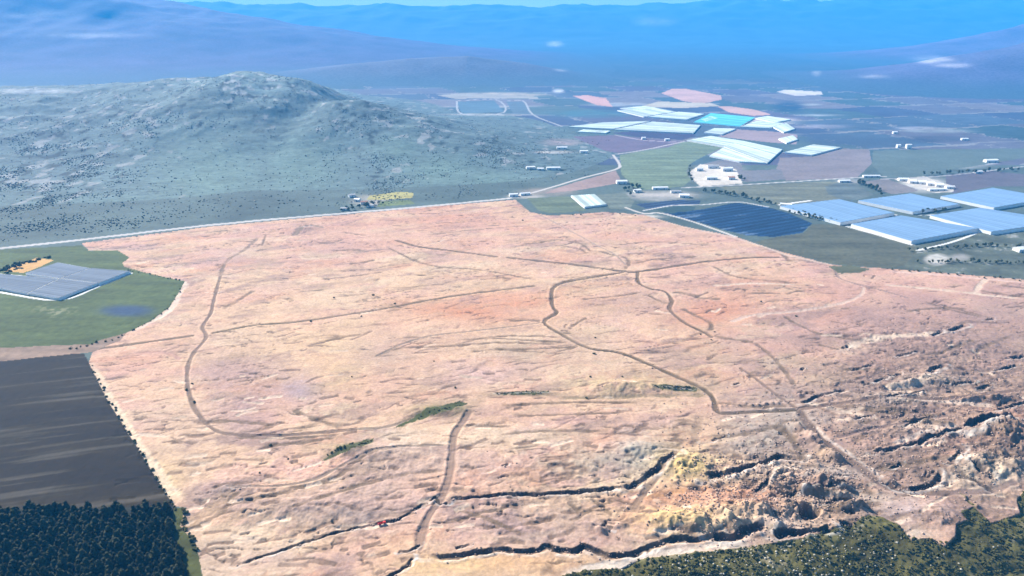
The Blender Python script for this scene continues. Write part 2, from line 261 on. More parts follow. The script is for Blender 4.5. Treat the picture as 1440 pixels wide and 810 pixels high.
SCARS=[([(415,332),(418,326),(430,318),(445,318),(455,322)],7,(.2,.15,.1)),([(447,343),(470,340),(485,336)],3,SC),([(480,326),(505,330),(517,331)],4,SC),([(465,353),(490,351),(515,352)],4,SC),([(490,371),(510,369),(528,365)],5,SC),
([(360,353),(375,350)],4,SC),([(374,330),(368,346)],2.5,SC),([(450,393),(500,388),(540,382)],3,SC),([(403,419),(411,424)],4,SC),([(510,423),(517,422)],5,(.12,.09,.06)),([(523,420),(536,418)],3,SC),([(312,432),(330,425),(358,408)],4,SC),([(455,480),(485,474),(510,470)],4,SC),
([(733,342),(755,342),(780,337),(815,342),(832,354)],3.5,SC),([(785,345),(815,350),(826,357)],3,SC),([(840,352),(860,358),(877,361),(885,370),(878,379)],4,SC),([(885,371),(930,364),(985,360)],3.5,SC),([(776,401),(820,390),(875,384)],3.5,SC),([(815,421),(870,416),(905,410)],3,SC),([(715,451),(740,450),(762,451)],4,SC),
([(640,478),(690,476),(740,478),(800,482)],3,SC),([(520,505),(560,490),(620,487),(700,482),(790,484)],3,SC),([(690,490),(740,491),(815,487)],3,SC),([(640,484),(700,473),(790,474)],2.6,SC),([(660,495),(700,492),(760,495)],2.4,SC),([(912,415),(930,424),(945,427)],3,SC),([(945,411),(965,412),(985,417)],4,SC),([(912,441),(932,442)],3,SC),([(800,462),(812,454),(826,446)],2.6,SC),
([(960,412),(985,419),(1016,421)],4,SC),([(1050,413),(1075,412),(1100,413)],4,SC),([(1105,414),(1118,410),(1132,408)],3,SC),([(958,433),(985,447),(1000,455),(999,466)],4,SC),([(1003,472),(1030,477),(1062,481)],4,SC),([(1100,443),(1120,455),(1145,467),(1180,475),(1225,481)],3,SC),([(1098,357),(1106,362),(1112,368)],5,SC),([(1112,365),(1140,367),(1170,368)],5,SC),
([(1272,438),(1320,433),(1362,434)],3.5,SC),([(1150,484),(1182,492)],3,SC),([(1195,491),(1205,483),(1240,476),(1290,474),(1322,468)],7,SP),([(1372,500),(1378,492),(1395,484),(1422,472)],3,SC),([(1372,500),(1380,506),(1398,507)],3,SC),([(1300,424),(1340,436),(1382,446)],4,SC),([(1320,428),(1360,438),(1400,450)],3,SC),([(1240,400),(1300,405),(1372,413),(1440,420)],5,SP),([(1372,413),(1378,400),(1388,390)],5,SP),([(1405,400),(1440,405),(1500,411)],5,SC),([(1375,408),(1420,415),(1500,422)],5,SC),
([(160,505),(200,496),(235,496),(256,506)],4,(.42,.24,.18)),([(288,593),(330,592),(385,598)],4,SC),([(330,614),(400,616),(480,611)],3,SC),([(365,626),(420,623),(472,614)],3.5,SC),([(408,575),(440,588),(482,601)],4,SC),([(452,649),(475,638),(490,631),(525,618)],6,SO),([(555,600),(590,586),(655,567)],7,SO),([(400,722),(480,690),(560,668),(627,661)],3,SC),([(400,690),(440,682),(475,670),(505,646),(550,631),(615,625)],3.5,SC),
([(300,718),(350,705),(420,690)],3,SC),([(255,742),(300,715),(330,690)],8,(.33,.22,.13)),([(262,748),(310,722),(335,692)],3,SC),([(640,600),(670,598),(720,600)],3,SC),([(700,612),(760,606),(850,606)],2.6,SC),([(780,560),(860,559),(1000,556)],4,(.26,.19,.11)),([(700,570),(800,566),(900,566)],2.6,SC),([(695,554),(740,552),(772,551)],4,SO),([(915,546),(950,546),(980,548)],6,SO),([(720,585),(800,583),(880,580)],2.4,SC),
([(620,735),(660,725),(720,712)],2,SC),([(640,715),(700,735),(740,755)],3,SC),([(830,700),(850,715),(860,725)],2.6,SC),([(800,705),(815,720)],2.6,SC),([(880,700),(840,712),(800,735)],2.4,SC),([(975,630),(978,612),(985,585)],5,(.30,.2,.13)),([(1000,690),(960,690),(900,700)],5,(.5,.26,.12)),([(960,690),(1030,700),(1090,725)],7,(.50,.27,.17)),
([(1090,600),(1110,615),(1135,650)],6,SC),([(1000,565),(1060,572),(1110,570)],3,SC),([(1150,570),(1250,575),(1350,590)],4,SC),([(1190,600),(1250,590),(1340,600)],3,SC),([(1260,640),(1330,632),(1400,632)],5,(.19,.125,.09)),([(1230,660),(1290,650),(1340,645)],5,SC),([(1090,690),(1150,695),(1230,690)],6,SC),([(1095,715),(1160,712),(1230,705)],5,SC),([(1200,575),(1260,582),(1330,600)],3,SC),
([(1385,725),(1400,700),(1370,660)],8,(.26,.17,.12)),([(1330,693),(1360,712),(1390,728)],10,(.24,.155,.115)),([(1290,500),(1330,495),(1370,480)],3,SC),([(1180,520),(1230,520),(1260,527)],3,SC),([(1120,400),(1060,398),(1000,402)],4,SP),([(1010,335),(950,330),(860,322)],3,(.45,.28,.2)),([(560,320),(620,312),(700,300)],4,(.45,.28,.2)),([(600,330),(680,322),(740,318)],3,SC),([(470,303),(560,306),(680,296)],4,(.48,.29,.21)),([(140,620),(190,610),(240,614)],3,SP),([(135,545),(200,640),(255,705)],7,(.60,.46,.29)),
]
rs = random.Random(21)
for _ in range(520):
    ax = rs.uniform(150,1440); ay = rs.uniform(300,800) if rs.random() < .5 else rs.uniform(520,790)
    ln = rs.uniform(8,42)*(.5+.7*(ay-250)/500); sl = rs.gauss(-.13,.14) if ax < 800 else rs.gauss(-.08,.22)
    mid = (ax+ln*.5, ay+sl*ln*.5+rs.gauss(0,1.2)); k_ = rs.uniform(.7,1.25)
    col_ = tuple(v*k_ for v in ((.19,.12,.08) if rs.random() < .72 else (.62,.46,.33)))
    SCARS.append(([(ax,ay),mid,(ax+ln,ay+sl*ln)],rs.uniform(1.6,3.6),col_))
SCARS += [([(1130,565),(1180,576),(1240,591)],4,SP),([(1140,598),(1165,618),(1205,645),(1245,673)],2.6,(.62,.5,.4)),([(1240,546),(1290,541),(1312,530)],6,SP),([(1280,562),(1340,566),(1400,570)],5,(.55,.42,.32)),([(1300,690),(1330,680),(1350,668)],4,SP),([(1255,625),(1300,612),(1345,600)],3,(.6,.47,.37)),([(1220,600),(1260,585),(1330,575)],4,(.2,.13,.1)),([(1160,545),(1220,530),(1290,510)],4,(.2,.13,.1)),([(1330,530),(1380,522),(1440,515)],5,(.21,.14,.105)),([(1060,650),(1090,660),(1130,662)],4,(.55,.44,.34)),([(310,390),(318,368),(345,350),(365,332)],4,(.2,.135,.09)),([(540,345),(600,372),(680,380),(760,395)],3,SC),([(860,345),(920,340),(1000,345)],3,SC),([(1000,373),(1040,390),(1130,398)],3,SC),([(1060,480),(1090,505),(1120,545)],3.5,SC),([(1130,590),(1050,610),(990,615)],4,SC),([(125,508),(150,552),(203,636),(252,708)],5,(.66,.50,.34)),([(176,470),(236,438),(251,412),(258,397),(215,389),(176,378)],6,(.66,.52,.40)),([(785,812),(832,797),(874,794),(905,781),(962,774),(1060,762)],5,(.6,.5,.40)),([(1235,381),(1320,386),(1440,397),(1600,408)],4,(.62,.42,.34))]
SCARP=[(smooth_line(a), w_*1.35, col_) for a, w_, col_ in SCARS]
def _row(a, b, n, r, h):
    for i in range(n):
        t = (i+.5)/n; p = at(a[0]+(b[0]-a[0])*t+random.uniform(-2,2), a[1]+(b[1]-a[1])*t+random.uniform(-1.5,1.5))
        HEAPS.append((p[0], p[1], r*random.uniform(.8,1.25), h*random.uniform(.7,1.2)))
_row((1112,600),(1196,650),13,5.2,5.6); _row((1118,612),(1180,650),8,4.6,4.4); _row((1130,672),(1196,690),9,5,3); _row((1178,712),(1218,713),7,5,3); _row((1235,545),(1290,540),9,5,2.6)
_row((1120,690),(1200,700),10,5,2.6); _row((1150,570),(1170,572),3,3,2); _row((1280,590),(1340,600),9,4.5,3); _row((1330,560),(1420,560),12,5,3); _row((990,570),(1100,568),12,2.6,1.6); _row((1240,672),(1270,690),5,4,3)
_row((1060,715),(1100,745),6,6,3.5); _row((1000,720),(1040,745),6,6,3.5); _row((820,735),(850,750),7,3,1.8); _row((840,745),(890,738),7,3,1.6)
for _ in range(400):
    a = random.random()
    if a < .55: px, py = random.gauss(1270,120), random.gauss(590,70)
    elif a < .85: px, py = random.gauss(1080,80), random.gauss(690,35)
    else: px, py = random.uniform(300,1000), random.uniform(560,760)
    if py < 450 or py > 800 or px > 1560: continue
    p = at(px, py); k = .45 if a >= .85 else 1
    HEAPS.append((p[0], p[1], random.uniform(1.6,4.5)*(.6 if a >= .85 else 1), random.uniform(.4,1.7)*k))
ROADS=[(r[0], r[1]*.82)+tuple(r[2:]) for r in ROADS]
ROADP=[(smooth_line(r[0]), r) for r in ROADS]; PAVEP=[(smooth_line(r[0]), r) for r in PAVED]; TRP=[]
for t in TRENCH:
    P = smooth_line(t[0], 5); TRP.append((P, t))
def quarry(sx, sy):
    q = np.zeros_like(sx)
    for px, py, rx, ry, s in ((1330,560,210,90,1),(1100,690,160,75,1),(1390,640,120,90,1),(780,700,280,80,.6),(480,700,220,70,.5),(1320,470,150,30,.5),(330,555,60,60,.35),(430,330,60,14,.4)):
        q = np.maximum(q, s*np.exp(-(((sx-px)/rx)**2+((sy-py)/ry)**2)**1.5))
    return q
def terrain(x, y, full=True):
    n = len(x)
    z = hill_height(x, y)
    hz = z.copy()
    sx, sy = proj(x, y, z)
    site = inpoly(sx, sy, SITE); scrub = inpoly(sx, sy, SCRUB) & ~site
    reg = np.zeros(n, np.int32)                      # 0 plain 1 bare earth 2 scrub 3 hill
    reg[hz > 1.0] = 3
    reg[scrub] = 2
    reg[site] = 1
    q = quarry(sx, sy)*site
    rm = np.ones(n)
    for P, r in ROADP:
        k, d, s_, t_ = dist_line(x, y, P, r[1]*1.3)
        if len(k): rm[k] = np.minimum(rm[k], sstep(r[1]*.45, r[1]*1.2, d))
    q = q*rm
    near = sstep(2400, 1500, y)
    nm = fbm(x/45, y/45, 11, 4); nf = fbm(x/9, y/9, 23, 3)
    z = z + near*(.45*nm + .2*nf)*(hz < 1)
    rq = ridged(x/26, y/26, 31, 4)
    z = z + q*(2.2*(rq-.62) + .9*fbm(x/7, y/7, 41, 3))
    # the bushy slope falls away towards the camera
    low = sstep(-5, 90, -(y-np.interp(x, [p[0] for p in SLOPE], [p[1] for p in SLOPE])))*(x > -20)*sstep(-20, 60, x)
    z = z - 16*low*(~site) - 8*low*site
    z = z + scrub*(2.5*nm + .8*nf)
    for hx, hy, r, h in HEAPS:
        m = np.nonzero((np.abs(x-hx) < 2*r) & (np.abs(y-hy) < 2*r))[0]
        if len(m):
            d = np.hypot(x[m]-hx, y[m]-hy)/r
            z[m] += h*np.exp(-(d**2)*1.6)*(1+.35*nf[m])*rm[m]
    for px, py, rx, ry, h in MOUNDS:
        cx, cy, _ = at(px, py); m = np.nonzero((np.abs(x-cx) < 2.5*rx) & (np.abs(y-cy) < 2.5*ry))[0]
        if len(m):
            d2 = ((x[m]-cx)/rx)**2+((y[m]-cy)/ry)**2
            z[m] += h*np.exp(-d2*1.3)*(1+.5*(rq[m]-.6)+.25*nf[m])
    cols = None
    if full:
        nl = fbm(x/210, y/150, 51, 4); n2 = fbm(x/70, y/45, 61, 4)
        c = np.zeros((n, 3))
        # plain beyond
        pl = np.array((.085,.112,.098))
        c[:] = pl*(1+.35*nl+.2*n2)[:,None]
        far = inpoly(sx, sy, [(-500,100),(760,110),(900,200),(860,235),(700,280),(-500,400)])
        # bare earth
        m = site
        t = sstep(-.5, .6, nl)[:,None]
        sitec = np.array(CREAM)*(1-t)+np.array(PINK)*t
        t2 = (sstep(-.05, .6, n2)*.7)[:,None]
        sitec = sitec*(1-t2)+np.array(MAUVE)*t2
        xr = .95*x+.31*y; yr = .95*y-.31*x
        p1 = fbm((xr+30*nm)/120, (yr+15*nf)/48, 57, 4); p2 = fbm((xr-20*nm)/90, yr/40, 58, 4); p3 = fbm((xr+25*nm)/70, (yr+20*nm)/30, 59, 4)
        for pp, col, st_ in ((p1, (.50,.25,.155), .65), (p2, (.29,.185,.15), .85), (-p1, (.60,.445,.295), .6), (p3, (.40,.27,.17), .6), (-p3, (.52,.30,.245), .5)):
            t3 = (sstep(.16, .42, pp)*st_)[:,None]; sitec = sitec*(1-t3)+np.array(col)*t3
        for px, py, rx, ry, col, s in BLOBS:
            d = ((sx-px)/rx)**2+((sy-py)/ry)**2
            k = np.nonzero(d < 5)[0]
            if len(k) == 0: continue
            wgt = np.clip(s*np.exp(-d[k])*(1+.9*n2[k]+.5*nf[k]), 0, 1)[:,None]
            sitec[k] = sitec[k]*(1-wgt)+np.array(col)*wgt
        xr = .95*x+.31*y; yr = .95*y-.31*x; wx = xr+14*nm; wy = yr+9*fbm(x/60, y/60, 71, 3)
        st = ridged(wx/95, wy/17, 81, 2)
        lines = sstep(.80, .97, st)*sstep(-.15, .35, fbm(x/120, y/80, 91, 3)+.15)
        st2 = ridged((xr+20*nm)/190, (yr+12*n2)/46, 85, 3)
        lines = np.maximum(lines, .8*sstep(.80, .95, st2)*sstep(-.1, .4, fbm(x/200, y/130, 93, 3)+.1))
        lite = sstep(.84, .99, ridged(wx/120+7, wy/26, 87, 2))*sstep(0, .5, fbm(x/140, y/90, 95, 3))
        wig = sstep(.80, .95, ridged((x+9*nf)/34, (y+7*nm)/17, 83, 2))*sstep(.0, .45, fbm(x/60, y/50, 97, 3)+.35*q)
        rub = sstep(.15, .75, fbm(x/6, y/6, 101, 3)+.5*q-.15)
        z = np.where(m, z-(.5+1.9*q)*wig-.4*lines, z)
        v = 1+.12*nm+.16*nf*(1+q)-.60*lines-.62*wig-.34*rub*(.4+q)+.20*lite
        sitec = sitec*np.clip(v, .25, 1.45)[:,None]
        # steep spoil shows paler stones
        c[m] = sitec[m]
        # scrub slope
        m = scrub
        g = np.array((.10,.088,.026))[None,:]*(1+.7*n2+.5*nf)[:,None]
        t = (sstep(.3, .8, n2+.6*nf)*.5)[:,None]
        g = g*(1-t)+np.array((.30,.24,.17))*t
        c[m] = g[m]
        # hill
        m = reg == 3
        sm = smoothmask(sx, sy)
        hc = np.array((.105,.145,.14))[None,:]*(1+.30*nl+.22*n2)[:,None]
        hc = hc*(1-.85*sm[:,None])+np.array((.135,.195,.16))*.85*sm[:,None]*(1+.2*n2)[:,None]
        rock = sstep(.22, .5, fbm(x/38, y/60, 111, 4)+.35*scrubmask(sx, sy)-.20-.4*sm+.45*np.clip(fbm(x/160,y/200,113,3),-.5,.6))
        hc = hc*(1-.6*rock[:,None])+np.array((.33,.32,.31))*.6*rock[:,None]
        dk = sstep(.15, .55, fbm(x/34, y/50, 121, 4)+.35*scrubmask(sx, sy)-.15-.5*sm)*(1-rock)
        hc = hc*(1-.7*dk)[:,None]
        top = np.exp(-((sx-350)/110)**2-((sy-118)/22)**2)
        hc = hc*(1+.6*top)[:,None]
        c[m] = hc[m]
        # far valley floor
        m = (reg == 0) & (y > 1900)
        patch = fbm(x/420, y/700, 131, 3)
        c[m] = (np.array((.075,.10,.14))[None,:]*(1+.7*patch+.3*n2)[:,None])[m]  # floor colour leans blue, making up for thin haze
        cx_ = (x+.35*y+50*n2)/310; ro = np.floor((y-.2*x+30*nl)/330+.15*np.sin(x/500)); cx_ = cx_+ro*.37
        ci = np.floor(cx_).astype(np.int64); hh = _h(ci, ro.astype(np.int64), 5)
        pal = np.array([(.06,.10,.10),(.08,.12,.10),(.10,.085,.13),(.05,.06,.11),(.13,.115,.14),(.07,.10,.14),(.20,.17,.18),(.05,.085,.09)])  # bluish field tones, part of the distance haze put into the colour
        pc = pal[hh % 8]*(1+.25*n2)[:,None]
        ex = np.abs(cx_-np.round(cx_))*310; ey_ = (y-.2*x+30*nl)/330+.15*np.sin(x/500); ey = np.abs(ey_-np.round(ey_))*330
        ln_ = ((np.minimum(ex, ey*.6) < 7) & (hh % 3 > 0))[:,None]
        pc = np.where(ln_, np.array((.26,.25,.25)) if True else 0, pc)
        c[m] = (.3*c+.7*pc)[m]
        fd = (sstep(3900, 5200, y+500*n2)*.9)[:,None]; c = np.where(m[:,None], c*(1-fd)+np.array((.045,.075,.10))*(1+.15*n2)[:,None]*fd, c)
        for px, py, rx, ry, col, s in FARBLOBS:
            d = ((sx-px)/rx)**2+((sy-py)/ry)**2
            k = np.nonzero((d < 4) & ((reg == 0) | (reg == 3)))[0]
            if len(k) == 0: continue
            wgt = np.clip(s*np.exp(-d[k]**2)*(1+.8*n2[k]), 0, 1)[:,None]
            c[k] = c[k]*(1-wgt)+np.array(col)*wgt
        # fields
        for i, f in enumerate(FIELDS):
            k = np.nonzero(inpoly(sx+1.2*n2, sy+.5*n2, f[3]) & (reg != 1) | inpoly(sx, sy, f[3]) & (reg == 0))[0]
            if f[0] == 'grass_bank': k = np.nonzero(inpoly(sx+3*nf, sy+1.2*nf, f[3]))[0]
            if i == 4 or i == 0: k = np.nonzero(inpoly(sx+2*nf, sy+1*nf, f[3]))[0]
            if len(k) == 0: continue
            reg[k] = 100+i
            kind = f[5]; a = np.array(f[4])[None,:]*np.ones((len(k),1))
            if kind == 'plough':
                s1 = fbm((x[k]+.35*y[k])/150, (y[k]-.28*x[k])/9, 141, 3); s2 = fbm((x[k]+.3*y[k])/260, (y[k]-.22*x[k])/30, 151, 3)
                t = (sstep(.15,.8,s1+.6*s2)*.75)[:,None]; a = a*(1+.5*s2)[:,None]*(1-t)+np.array((.085,.072,.055))*t
                t = (sstep(.2,.9,s2)*.4*sstep(640,690,sy[k]))[:,None]; a = a*(1-t)+np.array((.07,.05,.03))*t
            elif kind == 'grass':
                s1 = fbm(x[k]/160, y[k]/22, 161, 3); a = a*(1+.35*s1+.2*n2[k]+.15*nf[k])[:,None]
            elif kind == 'rows':
                s1 = fbm((x[k]+.5*y[k])/120, (y[k]-.4*x[k])/20, 171, 2); a = a*(1+.5*s1)[:,None]
                t = (sstep(.5,.7,s1+.3*n2[k])*.35)[:,None]; a = a*(1-t)+np.array((.18,.24,.30))*t; a = a*(1+.35*np.sign(np.sin((y[k]-.55*x[k])/2.9)))[:,None]
            elif kind == 'rough':
                s1 = ridged(x[k]/40, y[k]/30, 181, 3); t = (sstep(.45,.85,n2[k]+.6*nf[k]+.5*(s1-.6))*.8)[:,None]
                a = a*(1+.6*n2[k])[:,None]; a = a*(1-t)+np.array((.36,.34,.31))*t
            else: a = a*(1+.18*nl[k]+.15*n2[k])[:,None]
            if i == 1:
                t = (np.clip(np.exp(-(((sx[k]-178)/38)**2+((sy[k]-437)/8)**2)**2)*.9,0,1))[:,None]; a = a*(1-t)+np.array((.03,.055,.12))*t
                t = (np.clip(np.exp(-(((sx[k]-75)/26)**2+((sy[k]-438)/8)**2))*sstep(.2,.6,nf[k]+n2[k]),0,1)*.7)[:,None]; a = a*(1-t)+np.array((.26,.25,.14))*t
            if i == 10:
                t = np.clip(np.exp(-(((sx[k]-1318)/18)**2+((sy[k]-365)/8)**2)**3)*1.1,0,1)[:,None]; a = a*(1-t)+np.array((.44,.41,.36))*(1+.3*nf[k])[:,None]*t
                t = np.clip(np.exp(-(((sx[k]-1350)/14)**2+((sy[k]-362)/5)**2)**2)*.7,0,1)[:,None]; a = a*(1-t)+np.array((.36,.33,.30))*t
            c[k] = a
        cols = c
        # the dark fringe of weeds on the edge of the bare earth and the pale rim beside it
    # roads
    for i, (P, r) in enumerate(ROADP):
        wd = r[1]
        k, d, s, t = dist_line(x, y, P, wd*1.6)
        if len(k) == 0: continue
        ok = reg[k] == 1 if full else np.ones(len(k), bool)
        k, d, s, t = k[ok], d[ok], s[ok], t[ok]
        e = d*(1+.30*noise(x[k]/25, y[k]/25, 77)) + .16*wd*nf[k]
        f = sstep(wd*.75, wd*.35, e)
        z[k] -= f*r[3]
        z[k] += .25*r[3]*np.exp(-((e-wd*.85)/(wd*.3))**2)
        if full:
            cw = (f*(.80+.25*nm[k]+.2*nf[k]))[:,None]; cw = np.clip(cw, 0, 1)
            rut = 1-.22*np.exp(-((np.abs(s)-wd*.22)/(wd*.09))**2)
            c[k] = c[k]*(1-cw)+np.array(r[2])*cw*rut[:,None]
            hi = .10*np.exp(-((e-wd*.9)/(wd*.25))**2)
            c[k] *= (1+hi)[:,None]
            reg[k[e < wd*.5]] = 200+i
    for P, wd, col in SCARP:
        k, d, s, t = dist_line(x, y, P, wd*1.5)
        if len(k) == 0: continue
        e = d*(1+.35*noise(x[k]/12, y[k]/12, 78)) + .3*wd*nf[k]
        f = sstep(wd*.8, wd*.3, e)*(.85+.5*noise(x[k]/18, y[k]/18, 3))*sstep(0,.08,t)*sstep(1,.92,t)
        z[k] -= .5*f
        if full:
            ok = (reg[k] == 1); f = (np.clip(f, 0, 1)*ok*.85)[:,None]; c[k] = c[k]*(1-f)+np.array(col)*f
    for i, (P, r) in enumerate(PAVEP):
        wd = r[1]
        k, d, s, t = dist_line(x, y, P, wd*1.2)
        if len(k) == 0: continue
        if full:
            f = sstep(wd*.65, wd*.4, d)[:,None]
            c[k] = c[k]*(1-f)+np.array(r[2])*f*(1+.1*n2[k])[:,None]
            k2 = k[d < wd*.55]; reg[k2] = 300+i
        hz[k] = 0
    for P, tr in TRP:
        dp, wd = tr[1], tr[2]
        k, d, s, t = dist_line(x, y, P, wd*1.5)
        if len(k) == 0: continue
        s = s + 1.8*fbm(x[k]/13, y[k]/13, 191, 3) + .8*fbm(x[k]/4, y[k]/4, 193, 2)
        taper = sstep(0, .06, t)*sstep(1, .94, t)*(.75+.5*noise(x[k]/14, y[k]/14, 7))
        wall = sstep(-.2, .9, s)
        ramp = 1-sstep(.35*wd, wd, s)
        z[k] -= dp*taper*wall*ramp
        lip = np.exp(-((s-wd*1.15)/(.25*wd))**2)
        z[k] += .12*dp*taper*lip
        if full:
            cut_shade = (sstep(-1.0, -.3, s)*(1-sstep(.3*wd, .75*wd, s))*np.minimum(taper*1.3,1))[:,None]*.93
            c[k] = c[k]*(1-cut_shade)+np.array((.030,.025,.021))*cut_shade  # black shade of the cut painted into its wall and floor colour
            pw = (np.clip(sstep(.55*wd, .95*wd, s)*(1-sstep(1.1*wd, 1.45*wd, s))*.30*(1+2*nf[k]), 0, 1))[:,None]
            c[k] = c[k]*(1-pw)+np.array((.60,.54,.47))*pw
    # the round pit
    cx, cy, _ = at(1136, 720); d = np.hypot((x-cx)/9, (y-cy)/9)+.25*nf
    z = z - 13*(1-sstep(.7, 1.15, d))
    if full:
        f = (1-sstep(.8, 1.1, d))[:,None]*.9; c = c*(1-f)+np.array((.07,.06,.05))*f  # the hole's shade is put into the soil colour as well
        return z, np.clip(c*.85, .005, .95), reg
    return z
SLOPE=[at(*p)[:2] for p in [(740,830),(830,800),(900,788),(960,782),(1060,770),(1165,748),(1240,735),(1345,725),(1440,690),(1900,640)]]
def smoothmask(sx, sy):
    m = np.zeros_like(sx)
    for px, py, rx, ry in ((300,240,90,60),(420,230,70,45),(620,240,60,26),(560,210,40,20),(690,255,50,18),(330,290,220,16)):
        m = np.maximum(m, np.exp(-((sx-px)/rx)**2-((sy-py)/ry)**2))
    return m
def scrubmask(sx, sy):
    m = np.zeros_like(sx)
    for px, py, rx, ry in ((60,240,150,80),(200,170,120,30),(350,125,110,24),(560,215,110,55),(520,160,60,24),(680,220,90,26),(420,190,60,20)):
        m = np.maximum(m, np.exp(-((sx-px)/rx)**2-((sy-py)/ry)**2))
    return m*(1-.85*smoothmask(sx, sy))
FARBLOBS=[(700,133,70,3,(.45,.38,.3),.7),(690,150,70,1.5,(.4,.4,.38),.5),(680,161,60,1.5,(.45,.42,.4),.5),(785,128,8,3,(.6,.6,.6),.6),(50,128,50,4,(.5,.5,.5),.5),
 (830,160,60,6,(.06,.14,.17),.8),(870,147,40,3,(.4,.42,.42),.5),(1110,150,24,8,(.02,.05,.1),.9),(1150,162,34,1.5,(.4,.43,.45),.5),(1140,147,16,1.5,(.4,.45,.45),.4),
 (1060,172,60,6,(.36,.34,.32),.6),(1150,178,40,3,(.3,.28,.32),.6),(1080,168,40,3,(.6,.5,.45),.7),(1150,192,30,10,(.05,.07,.12),.7),(1200,200,60,8,(.05,.07,.11),.7),(1290,180,30,2,(.3,.3,.34),.7),(1320,184,50,3,(.24,.27,.27),.7),(1310,196,60,5,(.04,.05,.08),.7),
 (1350,232,40,5,(.30,.30,.29),.8),(1390,228,14,3,(.6,.58,.55),.8),(1400,218,60,3,(.26,.22,.22),.7),(790,200,30,5,(.33,.25,.24),.6),(780,214,30,2,(.5,.45,.4),.7),(720,245,20,3,(.3,.3,.3),0),(1010,245,38,12,(.62,.57,.50),.95),(1030,250,18,5,(.30,.23,.17),.5),(1300,260,36,10,(.56,.52,.46),.9),
 (520,282,26,8,(.34,.31,.26),.9),(930,275,50,7,(.40,.36,.32),.85),(740,276,26,3,(.5,.44,.38),.8),(770,270,40,6,(.3,.24,.2),.6),(900,305,30,3,(.5,.46,.4),.8),(1195,255,20,4,(.34,.32,.3),.6),(1150,303,20,3,(.4,.39,.36),.5),(1050,270,40,5,(.12,.14,.10),.7)]

# ------------------------------------------------------------------ materials
def vcol_mat(name, rough=.95, bump=.3, scale=.35, var=.25):
    m = bpy.data.materials.new(name); m.use_nodes = True; t = m.node_tree; b = t.nodes['Principled BSDF']
    b.inputs['Roughness'].default_value = rough; b.inputs['Specular IOR Level'].default_value = .15
    a = t.nodes.new('ShaderNodeAttribute'); a.attribute_name = 'soil'
    g = t.nodes.new('ShaderNodeNewGeometry')
    n = t.nodes.new('ShaderNodeTexNoise'); n.inputs['Scale'].default_value = scale; n.inputs['Detail'].default_value = 5; n.inputs['Roughness'].default_value = .65
    t.links.new(g.outputs['Position'], n.inputs['Vector'])
    mr = t.nodes.new('ShaderNodeMapRange'); mr.inputs['From Min'].default_value = .3; mr.inputs['From Max'].default_value = .7
    mr.inputs['To Min'].default_value = 1-var; mr.inputs['To Max'].default_value = 1+var
    t.links.new(n.outputs['Fac'], mr.inputs['Value'])
    mx = t.nodes.new('ShaderNodeVectorMath'); mx.operation = 'SCALE'
    t.links.new(a.outputs['Color'], mx.inputs[0]); t.links.new(mr.outputs[0], mx.inputs['Scale'])
    t.links.new(mx.outputs[0], b.inputs['Base Color'])
    bp = t.nodes.new('ShaderNodeBump'); bp.inputs['Strength'].default_value = bump; bp.inputs['Distance'].default_value = 1.0
    t.links.new(n.outputs['Fac'], bp.inputs['Height']); t.links.new(bp.outputs[0], b.inputs['Normal'])
    return m
def mat(name, col, rough=.8, var=.25, scale=.6, spec=.3, col2=None):
    m = bpy.data.materials.new(name); m.use_nodes = True; t = m.node_tree; b = t.nodes['Principled BSDF']
    b.inputs['Roughness'].default_value = rough; b.inputs['Specular IOR Level'].default_value = spec
    g = t.nodes.new('ShaderNodeNewGeometry')
    n = t.nodes.new('ShaderNodeTexNoise'); n.inputs['Scale'].default_value = scale; n.inputs['Detail'].default_value = 4
    t.links.new(g.outputs['Position'], n.inputs['Vector'])
    r = t.nodes.new('ShaderNodeValToRGB'); e = r.color_ramp.elements
    e[0].position = .3; e[1].position = .7
    c2 = col2 or tuple(min(1, v*(1+var)) for v in col)
    e[0].color = tuple(v*(1-var) for v in col)+(1,); e[1].color = c2+(1,)
    t.links.new(n.outputs['Fac'], r.inputs[0]); t.links.new(r.outputs[0], b.inputs['Base Color'])
    return m
M_soil = vcol_mat('bare_soil', bump=.5, scale=.35, var=.22)
M_land = vcol_mat('land', bump=.3, scale=.12, var=.18)
M_road = vcol_mat('track', bump=.2, scale=.8, var=.12)
M_hill = vcol_mat('hillside', bump=.6, scale=.06, var=.3)
M_pine = mat('pine_needles', (.022,.024,.006), .8, .4, .5, .1, (.055,.058,.020))
M_leaf = mat('dry_leaves', (.045,.048,.014), .85, .5, .4, .1, (.11,.105,.032))
M_scrub = mat('grey_scrub_leaves', (.072,.085,.070), .9, .3, .05, .1)
M_bark = mat('bark', (.09,.065,.045), .9)
M_rock = mat('pale_limestone', (.34,.31,.24), .9, .25, .5)
M_roofblue = vcol_mat('blue_netting', 1.0, 0, .03, .05)
M_roofgrey = vcol_mat('grey_netting', 1.0, 0, .03, .08)
M_roofpale = vcol_mat('pale_plastic', .9, 0, .02, .12)
M_roofcyan = vcol_mat('cyan_plastic', .9, 0, .02, .1)
M_white = mat('white_sheet', (.78,.77,.74), .6, .06, .05)
M_whitewall = mat('whitewash', (.74,.71,.66), .8, .08, .2)
M_tile = mat('grey_roof_sheet', (.42,.40,.38), .6, .2, .3)
M_redtile = mat('red_roof_tiles', (.36,.17,.11), .8, .2, .3)
M_red = mat('red_paint', (.62,.03,.015), .4, .1, 1.0, .5)
M_black = mat('black_rubber', (.02,.02,.02), .8)
M_glass = mat('dark_glass', (.03,.04,.05), .1, .1, 1, .5)
M_steel = mat('grey_steel', (.3,.3,.3), .5)

